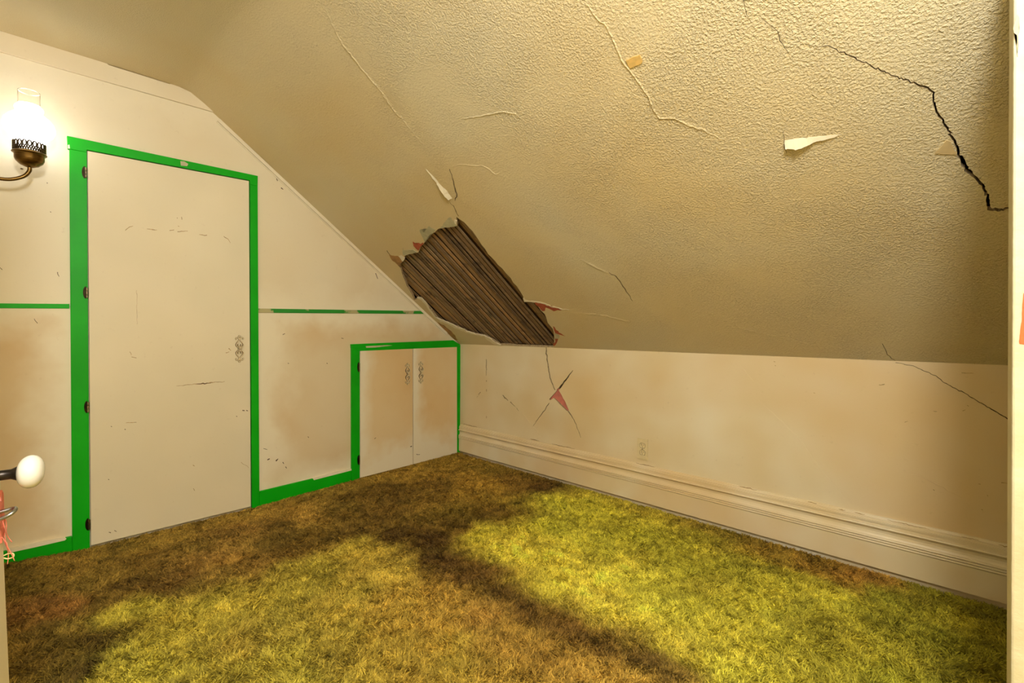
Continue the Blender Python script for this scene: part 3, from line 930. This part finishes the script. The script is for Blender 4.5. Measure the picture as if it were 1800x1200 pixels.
V, Fc = mark_mesh(WL, [[(220, 405, .8), (228, 399, 1.4), (234, 397, .7)], [(258, 402, .8), (268, 403.5, 1.6), (276, 404, .8)], [(298, 405, 1), (306, 404, 1.4)], [(312, 407, 1.4), (330, 406, 1)],
    [(350, 412, .8), (364, 413, 1.2)], [(393, 415, 1), (400, 420, 1.2), (405, 427, .6)], [(311, 382, 1), (312, 384, 1)], [(319, 381, 1.2), (320, 386, 1)], [(313, 397, 1), (315, 398, 1)],
    [(310, 678, .6), (345, 675, 1.2), (370, 673, 1.6), (395, 670, .6)], [(228, 618, .8), (231, 624, 1)], [(231, 627, 1), (240, 629, 1)], [(397, 620, 1.4), (403, 618, .8)], [(402, 612, 1.6), (406, 616, 1)],
    [(221, 743, .8), (240, 742, 1)], [(424, 812, .8), (437, 822, .6)], [(240, 510, .6), (241, 570, .5)], [(339, 817, 1.4), (342, 819, 1.2)], [(340, 858, 1.2), (342, 862, 1.2)]], .0194)
o = mesh_obj('scuff_marks', V, Fc, M['scuff'], leaf); tag(o, kind='stuff')
V, Fc = mark_mesh(WL, [[(346, 674.5, .8), (360, 673.6, 1.6), (371, 673, .8)], [(426, 721, 1.4), (430, 721.5, 1.4)], [(433, 721, 1.6), (436, 722, 1)], [(195, 749, 1.4), (197, 750, 1)],
    [(190, 842, 1.2), (192, 843, 1)], [(219, 754, 1.2), (221, 755, 1)], [(415, 731, 1), (417, 732, 1)], [(191, 935, 1), (195, 936, 1.4)], [(201, 932, 1.4), (205, 934, 1)]], .0196)
o = mesh_obj('dark_marks', V, Fc, M['scuff_dark'], leaf); tag(o, kind='stuff')
# marks on the panels
V, Fc = mark_mesh(WL, [[(470, 808, 2), (474, 806, 1.4)], [(485, 810, 2.4), (489, 806, 1)], [(497, 812, 1.2), (499, 815, 1.2)], [(502, 820, 1.6), (504, 823, .8)], [(463, 788, .8), (470, 790, .8)],
    [(506, 638, 1.2), (508, 639, 1)], [(574, 638, 1.2), (576, 639, 1)], [(497, 588, 1), (501, 586, .8)], [(600, 594, 1), (604, 595, .8)], [(486, 314, 1), (488, 318, 1.4)], [(494, 330, 1.6), (498, 333, 1)],
    [(36, 296, 2.4), (41, 297, 1.4)], [(82, 321, 1.4), (84, 322, 1)], [(88, 372, 1.4), (90, 373, 1)], [(101, 478, 1.2), (104, 486, .8)], [(60, 560, .8), (66, 568, .8)], [(0, 470, 1), (4, 474, 1.4)],
    [(660, 480, 1), (664, 490, .8)], [(541, 767, 1), (543, 769, 1)]], .0016)
tag(mesh_obj('scuff_marks', V, Fc, M['scuff_dark'], wall_left), kind='stuff')

# ------------------------------------------------------------------ knee cupboard with two doors
d2 = empty('door_2', tuple(WL.pt(yc, 0, 0)))
tag(d2, 'low double door cupboard with green casing under the slope', 'door', kind='structure')
px_prism('side_casing', WL, [(618, 606), (632.3, 617), (632.3, 850), (618.5, 853)], -.004, .016, M['green'], d2, .0015)
px_prism('side_casing', WL, [(803.6, 609.8), (809.4, 606), (808.6, 803), (804, 805)], -.004, .016, M['green'], d2, .0012)
px_prism('head_casing', WL, [(617.6, 604.8), (797, 597.8), (809.3, 605.6), (803.6, 609.8), (632.4, 616.6), (618, 612)], -.004, .018, M['green'], d2, .0012)
px_prism('chipped_paint', WL, [(643, 608.2), (680, 606.3), (690, 607), (660, 610.5), (644, 611)], .017, .0186, M['undercoat'], d2)
px_prism('green_catch', WL, [(714, 606.8), (726, 606.2), (726, 610.6), (714, 611.2)], .017, .021, M['green'], d2, .001)
lv = px_prism('cupboard_leaf', WL, [(633.2, 616.8), (725.3, 612.6), (725.6, 816), (633.2, 839.5)], -.003, .018, M['leaf_low'], d2, .001)
rv = px_prism('cupboard_leaf', WL, [(726.6, 612.6), (803.2, 609.6), (803.6, 796.5), (726.9, 815.6)], -.003, .018, M['leaf_low'], d2, .001)
for L_, px in ((lv, (716.5, 657)), (rv, (740, 654.5))):
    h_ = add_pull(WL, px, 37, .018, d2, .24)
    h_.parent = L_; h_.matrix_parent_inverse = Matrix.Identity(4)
for px in ((630.8, 645), (630.8, 808)):
    add_hinge(WL, px, 18, .016, d2)
V, Fc = mark_mesh(WL, [[(721, 785, 1), (724, 784, 2)], [(732, 798, 1), (738, 798.5, .8)], [(658, 771, .8), (661, 769, 1)]], .0186)
tag(mesh_obj('scuff_marks', V, Fc, M['scuff_dark'], lv), kind='stuff')

# ------------------------------------------------------------------ wall socket
oc = WR.hit((1129.5, 789), .006)
hz = abs(WR.hit((1129.5, 770.5), .006)[1]-WR.hit((1129.5, 806.5), .006)[1])/2
hw = abs(WR.hit((1120.3, 789), .006)[0]-WR.hit((1138.6, 789), .006)[0])/2
sock = empty('wall_socket', tuple(WR.pt(oc[0], oc[1], .001)))
tag(sock, 'ivory duplex wall socket plate on the knee wall above the baseboard', 'socket')
rr_ = hw*.5
rings = []
for s_ in (1, -1):
    cz = oc[1]+s_*.0195*hz/.057
    rings.append((cz, [(oc[0]+rr_*math.cos(2*math.pi*k/24), cz+max(-rr_*.8, min(rr_*.8, rr_*math.sin(2*math.pi*k/24)))) for k in range(24)]))
flat = lambda a, b: np.zeros(len(a))
WP = Frame((0, -.0082, 0), (1, 0, 0), (0, 0, 1), (0, -1, 0))
child_at(plate('cover_plate', WP, oc[0]-hw, oc[0]+hw, oc[1]-hz, oc[1]+hz, [[(oc[0]+(a-oc[0])*1.16, cz+(b-cz)*1.16) for a, b in ring] for cz, ring in rings], .012, flat, .0082, M['ivory'], M['ivory']), sock)
WQ = Frame((0, -.0096, 0), (1, 0, 0), (0, 0, 1), (0, -1, 0))
for cz, ring in rings:
    r = rr_
    sl_ = [[(oc[0]+dx*r-.11*r, cz-.05*r), (oc[0]+dx*r+.11*r, cz-.05*r), (oc[0]+dx*r+.11*r, cz+.55*r), (oc[0]+dx*r-.11*r, cz+.55*r)] for dx in (-.36, .36)]
    sl_.append([(oc[0]+.17*r*math.cos(k*math.pi/6), cz-.45*r+.18*r*math.sin(k*math.pi/6)) for k in range(12)])
    b_ = [(oc[0]-r*1.02, cz-r*.82), (oc[0]+r*1.02, cz-r*.82), (oc[0]+r*1.02, cz+r*.82), (oc[0]-r*1.02, cz+r*.82)]
    # corners outside the rounded face are cut away too
    cut = []
    for q in range(24):
        p0_, p1_ = ring[q], ring[(q+1) % 24]
        far = lambda p: (oc[0]+(p[0]-oc[0])*1.6, cz+(p[1]-cz)*1.6)
        cut.append([p0_, p1_, far(p1_), far(p0_)])
    child_at(plate('receptacle', WQ, b_[0][0], b_[1][0], b_[0][1], b_[2][1], sl_+cut, .006, flat, .0096, M['ivory'], M['ivory']), sock)
V, Fc = lathe_data([(.0030, 0), (.0032, .001), (.002, .0018)], WR.pt(oc[0], oc[1], .0080), 14, (0, -1, 0))
child_at(fix_normals(mesh_obj('screw', V, Fc, M['dark_brown'])), sock)

# ------------------------------------------------------------------ floor and shag carpet
fl_y = [WL.hit(p)[0] for p in ((8, 987), (70, 975), (160, 960), (441, 891), (631, 839), (806, 793))]
fl_z = [WL.hit(p)[1] for p in ((8, 987), (70, 975), (160, 960), (441, 891), (631, 839), (806, 793))]
def floor_z(x, y):
    return np.interp(y, [-3.6]+fl_y, [0.0]+fl_z)*np.exp(-np.asarray(x)/.45)
GF = Frame((0, 0, 0), (1, 0, 0), (0, 1, 0), (0, 0, 1))
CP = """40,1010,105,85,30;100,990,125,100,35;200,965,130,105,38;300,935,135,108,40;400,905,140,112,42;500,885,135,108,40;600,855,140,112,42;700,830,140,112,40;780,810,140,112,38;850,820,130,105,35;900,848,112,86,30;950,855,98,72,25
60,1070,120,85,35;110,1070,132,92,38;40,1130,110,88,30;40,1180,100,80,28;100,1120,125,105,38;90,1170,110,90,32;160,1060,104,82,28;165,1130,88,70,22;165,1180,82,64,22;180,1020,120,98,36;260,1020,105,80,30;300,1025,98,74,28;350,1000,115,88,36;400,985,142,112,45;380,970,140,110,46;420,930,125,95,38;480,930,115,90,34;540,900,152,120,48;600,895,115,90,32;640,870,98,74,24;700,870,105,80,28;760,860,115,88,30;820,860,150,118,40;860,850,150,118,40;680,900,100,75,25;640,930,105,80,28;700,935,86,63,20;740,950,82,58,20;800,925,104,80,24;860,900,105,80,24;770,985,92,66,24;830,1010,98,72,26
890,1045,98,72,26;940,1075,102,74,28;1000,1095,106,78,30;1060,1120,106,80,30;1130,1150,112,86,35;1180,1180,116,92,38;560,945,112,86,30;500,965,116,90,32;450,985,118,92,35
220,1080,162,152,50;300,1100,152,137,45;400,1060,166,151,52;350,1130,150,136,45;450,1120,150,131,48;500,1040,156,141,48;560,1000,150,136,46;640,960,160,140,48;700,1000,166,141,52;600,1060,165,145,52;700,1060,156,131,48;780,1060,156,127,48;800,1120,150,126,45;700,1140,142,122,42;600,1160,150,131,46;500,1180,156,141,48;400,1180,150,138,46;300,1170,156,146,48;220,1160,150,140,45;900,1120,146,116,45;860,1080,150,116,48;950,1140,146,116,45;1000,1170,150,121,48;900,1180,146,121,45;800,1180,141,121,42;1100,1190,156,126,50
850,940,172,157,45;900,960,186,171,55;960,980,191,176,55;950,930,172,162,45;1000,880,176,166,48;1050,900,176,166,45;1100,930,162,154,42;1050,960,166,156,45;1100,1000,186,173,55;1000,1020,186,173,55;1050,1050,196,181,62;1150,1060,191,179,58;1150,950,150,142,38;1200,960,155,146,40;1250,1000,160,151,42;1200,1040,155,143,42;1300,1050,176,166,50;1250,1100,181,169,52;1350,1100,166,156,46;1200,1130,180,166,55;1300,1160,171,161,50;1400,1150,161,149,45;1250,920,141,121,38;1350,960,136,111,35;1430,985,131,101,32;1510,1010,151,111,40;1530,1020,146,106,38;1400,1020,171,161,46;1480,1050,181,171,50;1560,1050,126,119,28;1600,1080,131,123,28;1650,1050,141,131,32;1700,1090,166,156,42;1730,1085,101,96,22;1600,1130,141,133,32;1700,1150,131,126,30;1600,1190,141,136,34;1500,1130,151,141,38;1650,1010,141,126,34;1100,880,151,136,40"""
cp = np.array([[float(v) for v in t.split(',')] for line in CP.split('\n') for t in line.split(';')])
cp_xy = np.array([GF.hit((p[0], p[1])) for p in cp])
cp_c = np.array([srgb(*p[2:5])[:3] for p in cp])  # stain colours with some of the room's shading painted in
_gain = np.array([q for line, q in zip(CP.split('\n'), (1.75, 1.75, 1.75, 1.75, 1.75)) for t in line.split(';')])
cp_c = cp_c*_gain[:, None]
cp_c = cp_c*.98+cp_c.mean(1, keepdims=True)*.02
def polyd(x, y, pts):
    d = np.full(len(x), 9.0)
    P = [np.array(GF.hit(p)) for p in pts]
    for a, b in zip(P[:-1], P[1:]):
        ab = b-a
        t = np.clip(((x-a[0])*ab[0]+(y-a[1])*ab[1])/(ab@ab), 0, 1)
        d = np.minimum(d, np.hypot(x-a[0]-t*ab[0], y-a[1]-t*ab[1]))
    return d
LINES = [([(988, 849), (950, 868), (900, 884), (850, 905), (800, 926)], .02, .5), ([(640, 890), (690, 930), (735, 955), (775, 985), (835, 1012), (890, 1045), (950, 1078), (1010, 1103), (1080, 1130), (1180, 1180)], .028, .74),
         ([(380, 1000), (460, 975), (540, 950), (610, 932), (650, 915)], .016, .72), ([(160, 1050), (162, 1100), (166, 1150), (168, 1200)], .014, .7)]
def stain_shade(x, y):
    out = np.zeros((len(x), 3))
    wx = x+.08*fbm(x, y, 5, 3)+.02*fbm(x, y, 16, 9, 2); wy = y+.08*fbm(x, y, 5, 5)+.02*fbm(x, y, 16, 13, 2)
    for s in range(0, len(x), 60000):
        e_ = slice(s, s+60000)
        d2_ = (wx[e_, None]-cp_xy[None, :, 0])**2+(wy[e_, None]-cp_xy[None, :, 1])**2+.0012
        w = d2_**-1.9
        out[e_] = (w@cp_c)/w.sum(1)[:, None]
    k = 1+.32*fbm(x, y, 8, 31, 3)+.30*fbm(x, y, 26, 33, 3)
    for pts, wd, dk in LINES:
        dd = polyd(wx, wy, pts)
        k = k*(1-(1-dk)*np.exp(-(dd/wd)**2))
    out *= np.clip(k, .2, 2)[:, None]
    hue = fbm(x, y, 4.5, 51, 3)
    out[:, 0] *= 1+.05*hue; out[:, 1] *= 1-.03*hue
    return np.clip(out, .004, .9)

PILE = .0145
nx, ny = 110, 96
gx = np.linspace(.004, XE, nx); gy = np.linspace(YE, -.025, ny)
X, Y = np.meshgrid(gx, gy, indexing='ij')
Z = floor_z(X, Y)-PILE*.85
V = np.stack([X.ravel(), Y.ravel(), Z.ravel()], 1)
Fc = [(i*ny+j, (i+1)*ny+j, (i+1)*ny+j+1, i*ny+j+1) for i in range(nx-1) for j in range(ny-1)]
floor = mesh_obj('floor', V, Fc, M['backing'], smooth=True)
tag(floor, 'stained yellow-green shag carpet covering the attic floor', 'floor', kind='structure')
ca = floor.data.color_attributes.new('stain_shade', 'FLOAT_COLOR', 'POINT')
ca.data.foreach_set('color', np.concatenate([stain_shade(V[:, 0], V[:, 1]), np.ones((len(V), 1))], 1).astype(np.float32).ravel())
mesh_obj('subfloor', [(-.02, YE, -.045), (XE, YE, -.045), (XE, .03, -.045), (-.02, .03, -.045)], [(0, 1, 2, 3)], M['subfloor'], floor)

NB = 2600000
rx = rng.uniform(.006, 3.9, NB); ry = rng.uniform(-3.3, -.026, NB)
dx = rx-CAM[0]; dy = ry-CAM[1]
zc = dx*_F[0]+dy*_F[1]; xc = dx*_R0[0]+dy*_R0[1]
dens = np.clip(2.2/np.maximum(zc, .5), .35, 1.0)**1.4
infr = (zc > 1.2) & (np.abs(xc) < zc*1.13+.05)
behind = (rx > 3.3) & (ry > -1.9)
dens = np.where(infr, dens, .12)*np.where(behind, .1, 1)
kp = rng.random(NB) < dens*.56
rx, ry, zc = rx[kp], ry[kp], np.maximum(zc[kp], .8)
nb_ = len(rx)
sc = np.clip(zc/2.0, .85, 1.8)
hgt = PILE*(.6+.65*rng.random(nb_))*(1+.25*fbm(rx, ry, 7, 71, 2))
wid = .0019*sc*(.7+.6*rng.random(nb_))
fa = 1.6*fbm(rx, ry, 3.2, 61, 3)*math.pi + 1.6*fbm(rx, ry, 30, 67, 2)*math.pi + rng.normal(0, 1.0, nb_)
ln = hgt*(.5+.9*rng.random(nb_))
tw = rng.uniform(0, math.pi, nb_)
ex, ey = np.cos(tw)*wid, np.sin(tw)*wid
lx, ly = np.cos(fa)*ln, np.sin(fa)*ln
z0 = floor_z(rx, ry)-PILE*.9
P = np.empty((nb_, 5, 3), np.float32)
P[:, 0] = np.stack([rx-ex, ry-ey, z0], 1); P[:, 1] = np.stack([rx+ex, ry+ey, z0], 1)
P[:, 2] = np.stack([rx+lx*.35+ex*.9, ry+ly*.35+ey*.9, z0+hgt*.62], 1); P[:, 3] = np.stack([rx+lx*.35-ex*.9, ry+ly*.35-ey*.9, z0+hgt*.62], 1)
P[:, 4] = np.stack([rx+lx, ry+ly, z0+hgt*.98], 1)
P[:, :, 0] = np.maximum(P[:, :, 0], .003); P[:, :, 1] = np.minimum(P[:, :, 1], -.021)
col = stain_shade(rx, ry)*(.62+.7*rng.random(nb_))[:, None]*(1+.34*fbm(rx, ry, 60, 91, 2))[:, None]
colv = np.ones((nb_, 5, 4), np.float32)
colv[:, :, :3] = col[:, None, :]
me = bpy.data.meshes.new('carpet_pile')
me.vertices.add(nb_*5); me.vertices.foreach_set('co', P.ravel())
base = (np.arange(nb_)*5)[:, None]
loops = np.concatenate([base+np.array([0, 1, 2, 3]), base+np.array([3, 2, 4])], 1).astype(np.int32)
me.loops.add(nb_*7); me.loops.foreach_set('vertex_index', loops.ravel())
ls = ((np.arange(nb_)*7)[:, None]+np.array([0, 4])).astype(np.int32)
me.polygons.add(nb_*2); me.polygons.foreach_set('loop_start', ls.ravel())
me.update(calc_edges=True)
ca = me.color_attributes.new('stain_shade', 'FLOAT_COLOR', 'POINT')
ca.data.foreach_set('color', colv.ravel())
me.materials.append(M['pile'])
pile = bpy.data.objects.new('carpet_pile', me); COL.objects.link(pile); pile.parent = floor
tag(pile, 'dense shag carpet fibres', kind='stuff')
print('blades', nb_)

# ------------------------------------------------------------------ rest of the shell (landing side)
JD = 1.3                                             # return wall edge, measured along the sight line
rj = ray(1779, 600); rj = rj/rj[1]
jx, jy = CAM[0]+rj[0]*JD, CAM[1]+JD
wn = box('wall_return', (jx, jy, -.02), (XE, jy+.12, ZC+.02), M['nearwall'])
bevel(wn, .004, 2)
tag(wn, 'rough textured pale wall end beside the landing, chipped to orange', 'wall', kind='structure')
WN = Frame((0, jy, 0), (1, 0, 0), (0, 0, 1), (0, -1, 0))
skin('chipped_paint', WN, [(1799, 515), (1797, 545), (1796, 565), (1793, 585), (1791, 600), (1792, 604), (1800, 605), (1812, 607), (1818, 560), (1812, 515)], M['orange'], wn, .0012)
skin('paint_drip', WN, [(1786, 30), (1788, 24), (1792, 30), (1792, 55), (1789, 60), (1788.5, 100), (1787, 62), (1782, 58), (1781, 50)], M['undercoat'], wn, .002)
wb = box('wall_back', (XE, YE-.1, -.05), (XE+.1, .1, ZC+.05), M['plain'])
tag(wb, 'plain cream wall at the far side of the landing', 'wall', kind='structure')
wf = box('wall_front', (-.06, YE-.1, -.05), (XE+.1, YE, ZC+.05), M['plain'])
tag(wf, 'plain cream wall behind the open door', 'wall', kind='structure')

# ------------------------------------------------------------------ open door at the left edge, seen along its face
kc = CAM + ray(54, 828.5)*(.83)                      # porcelain knob centre, sized as a usual 57 mm knob
dirx = np.array([-.985, .17, 0]); dirx /= np.linalg.norm(dirx)   # leaf runs from hinge to free edge
nrm = np.array([-dirx[1], dirx[0], 0.0])
if nrm[1] < 0: nrm = -nrm
# free edge position from the strip it shows at the left of the frame
e0 = CAM+ray(9.5, 1040)*(.85)
face_d = 0.0
edge_bot = np.array([e0[0], e0[1], 0.012])
tilt = .024                                          # leaf hangs out of plumb
hinge_pt = edge_bot-dirx*.74
def dp(t, w, z):                                     # along leaf, across thickness (0 = room face), height
    q = edge_bot+dirx*t+nrm*(w-tilt*(z-.58))
    return np.array([q[0], q[1], z])
d3 = empty('door_3', tuple(hinge_pt))
tag(d3, 'open cream door with white porcelain knob beside the landing', 'door', kind='structure')
V = [dp(t, w, z) for z in (.02, 1.93) for t in (-.74, 0) for w in (-.035, 0)]
lf = fix_normals(mesh_obj('door_leaf', V, [(0, 1, 3, 2), (4, 6, 7, 5), (0, 2, 6, 4), (1, 5, 7, 3), (0, 4, 5, 1), (2, 3, 7, 6)], M['plain']))
child_at(lf, d3); bevel(lf, .002)
hx, hy = float(hinge_pt[0]), float(hinge_pt[1])
jb = box('door_jamb', (hx, hy-.16, -.02), (hx+.10, hy-.045, ZC+.02), M['plain'], d3, .003)
o = box('stop_bead', (hx+.03, hy-.05, -.02), (hx+.06, hy-.032, ZC+.02), M['plain'], d3, .003)
# knob: shank and porcelain bun, axis out of the leaf face
kz = kc[2]
kt = float((kc-edge_bot)@dirx)
kt = min(kt, -.03)
foot = dp(kt, 0, kz)
kax = kc-foot; klen = np.linalg.norm(kax); kax = kax/klen
V, Fc = lathe_data([(.017, 0), (.017, .003), (.011, .006), (.0085, .010), (.0085, klen-.024), (.010, klen-.021), (.0135, klen-.014), (.0135, klen-.009)], foot, 24, kax)
o = child_at(fix_normals(mesh_obj('knob_shank', V, Fc, M['iron'], smooth=True)), d3); o['label'] = 'dark iron knob shank'
pr = [(.001, -.018)] + [(.0285*math.sin(a)**.8, -.0175*math.cos(a)) for a in np.linspace(.25, math.pi-.02, 16)]
V, Fc = lathe_data(pr, kc, 36, kax)
o = child_at(fix_normals(mesh_obj('door_knob', V, Fc, M['porcelain'], smooth=True)), d3); o['label'] = 'white porcelain door knob'
# wire hook below the knob
hk = CAM+ray(24, 902)*(.83)
hz_ = hk[2]
ht = min(float((hk-edge_bot)@dirx), -.012)
hf = dp(ht, 0, hz_)
hl = float(np.linalg.norm((hk-hf)[:2])); ha_ = (hk-hf); ha_[2] = 0; ha_ /= np.linalg.norm(ha_)
loop = [hf+ha_*s*hl+dirx*q+np.array([0, 0, z]) for s, q, z in ((-.4, -.010, -.004), (.3, -.010, -.003), (.8, -.010, .001), (1.02, -.007, .004), (1.1, 0, .006), (1.02, .007, .007), (.8, .010, .006), (.3, .010, .004), (-.4, .010, .002))]
V, Fc = tube_data(catmull(loop, 6), .0032, 10)
o = child_at(fix_normals(mesh_obj('wire_hook', V, Fc, M['zinc'], smooth=True)), d3); o['label'] = 'galvanised wire hook'
# bared salmon paint and frayed shreds at the door edge
def edge_patch(name, pts, mat, d=.001):
    V = [dp(t, d, z) for t, z in pts]+[dp(t, -.001, z) for t, z in pts]
    n = len(pts)
    o = fix_normals(mesh_obj(name, V, [tuple(range(n)), tuple(range(n, 2*n))[::-1]]+[(i, (i+1) % n, n+(i+1) % n, n+i) for i in range(n)], mat))
    return child_at(o, d3)
zf = lambda py: float((CAM+ray(5, py)*.85)[2])
edge_patch('bared_salmon_paint', [(.0005, zf(866)), (.0005, zf(925)), (-.006, zf(940)), (-.012, zf(921)), (-.022, zf(946)), (-.030, zf(918)), (-.046, zf(932)), (-.060, zf(906)), (-.052, zf(893)), (-.061, zf(880)), (-.040, zf(884)), (-.030, zf(866)), (-.018, zf(876)), (-.008, zf(858))], M['salmon'], .003)
V2 = []
for k, (pt, ln_, sw) in enumerate([(0, .05, .010), (-.01, .075, .014), (-.02, .04, .008), (.0, .07, .006)]):
    s_ = dp(pt-.002, .001, zf(905+6*k))
    path = catmull([s_+nrm*(sw*q)+np.array([0, 0, -ln_*q]) + nrm*(.002*math.sin(7*q+k)) for q in np.linspace(0, 1, 6)], 4)
    V2.append(tube_data(path, [.0007]*len(path), 5))
V, Fc = merge(*V2)
o = child_at(fix_normals(mesh_obj('frayed_shreds', V, Fc, M['salmon'], smooth=True)), d3); tag(o, kind='stuff')
s_ = dp(-.002, .0, zf(975))
path = catmull([s_, s_+nrm*.006+np.array([0, 0, .002]), s_+nrm*.012+np.array([0, 0, .0]), s_+nrm*.012+np.array([0, 0, -.006]), s_+nrm*.005+np.array([0, 0, -.007]), s_+np.array([0, 0, -.004])], 5)
V, Fc = tube_data(path, .0011, 6)
child_at(fix_normals(mesh_obj('thread_loop', V, Fc, M['string'], smooth=True)), d3)

# ------------------------------------------------------------------ wall sconce
WS = Frame((.13, 0, 0), (0, 1, 0), (0, 0, 1), (1, 0, 0))
sy, sz = WS.hit((52, 294))
yt, zt_ = WS.hit((49, 161))
H = zt_-sz                                           # cup bottom to chimney top
k_ = H/.335
C0 = np.array([.13, sy, sz])
sc_ = empty('wall_sconce', tuple(C0))
tag(sc_, 'lit brass wall lamp with white hurricane glass shade on curved arm', 'wall lamp')
def lathe_part(name, prof, mat, smooth=True, **kw):
    V, Fc = lathe_data([(r*k_, z*k_) for r, z in prof], C0, 48, **kw)
    return child_at(fix_normals(mesh_obj(name, V, Fc, mat, smooth=smooth)), sc_)
o = lathe_part('fitter_cup', [(.006, -.002), (.012, .0), (.030, .008), (.044, .022), (.049, .034), (.0495, .052), (.052, .056), (.0565, .058), (.0575, .061), (.055, .064), (.046, .064)], M['brass'])
o.data.set_sharp_from_angle(angle=math.radians(35))
# pierced gallery: rows of loops round the shade's foot
gl = []
nl = 20
for i in range(nl):
    th = 2*math.pi*i/nl
    for (z0, hh, ww, off) in ((.0655, .011, .0052, 0), (.0655, .011, .0052, .5), (.0745, .010, .0048, .25), (.0745, .010, .0048, .75), (.082, .025, .0062, 0)):
        pts = []
        for q in range(13):
            an = 2*math.pi*q/12
            u = ww*math.cos(an)/.0515; z = z0+hh*.5+hh*.5*math.sin(an)
            t_ = th+off*2*math.pi/nl+u
            pts.append(C0+np.array([.0515*math.cos(t_), .0515*math.sin(t_), z])*k_)
        gl.append(tube_data(pts, .0027*k_, 6, False))
ring = [C0+np.array([.0515*math.cos(t), .0515*math.sin(t), .064])*k_ for t in np.linspace(0, 2*math.pi, 49)]
gl.append(tube_data(ring, .0014*k_, 6, False))
V, Fc = merge(*gl)
o = child_at(fix_normals(mesh_obj('pierced_gallery', V, Fc, M['brass_dark'], smooth=True)), sc_)
o['label'] = 'pierced dark brass gallery of loops'
lathe_part('glass_shade', [(.0465, .070), (.0475, .085), (.048, .105), (.052, .120), (.064, .134), (.078, .150), (.0845, .168), (.085, .184), (.080, .202), (.068, .219), (.054, .231), (.046, .239), (.0435, .246), (.046, .252), (.0475, .259), (.045, .266), (.0395, .271), (.037, .276)], M['milk'], capb=False, capt=False)
V, Fc = lathe_data([(r*k_, z*k_) for r, z in [(.037, .274), (.0362, .290), (.0362, .330), (.0368, .334), (.0345, .335), (.0342, .330), (.0342, .290), (.035, .274)]], C0, 48, capb=False, capt=False)
child_at(fix_normals(mesh_obj('glass_chimney', V, Fc, M['glass'], smooth=True)), sc_)
yp = sy-.30
zp = sz+.04
arm = catmull([C0+np.array([0, 0, .004]), C0+np.array([0, -.002, -.018]), C0+np.array([0, -.022, -.046]), C0+np.array([-.004, -.07, -.066]), C0+np.array([-.012, -.14, -.058]), (.09, sy-.20, sz-.02), (.06, sy-.26, zp-.03), (.02, yp, zp)], 8)
V, Fc = tube_data(arm, .0078*k_, 14)
child_at(fix_normals(mesh_obj('curved_arm', V, Fc, M['brass'], smooth=True)), sc_)
V, Fc = lathe_data([(.055, .012), (.055, .018), (.05, .023), (.03, .028), (.014, .036), (.008, .04)], (0, yp, zp), 32, (1, 0, 0))
child_at(fix_normals(mesh_obj('wall_plate', V, Fc, M['brass'], smooth=True)), sc_)
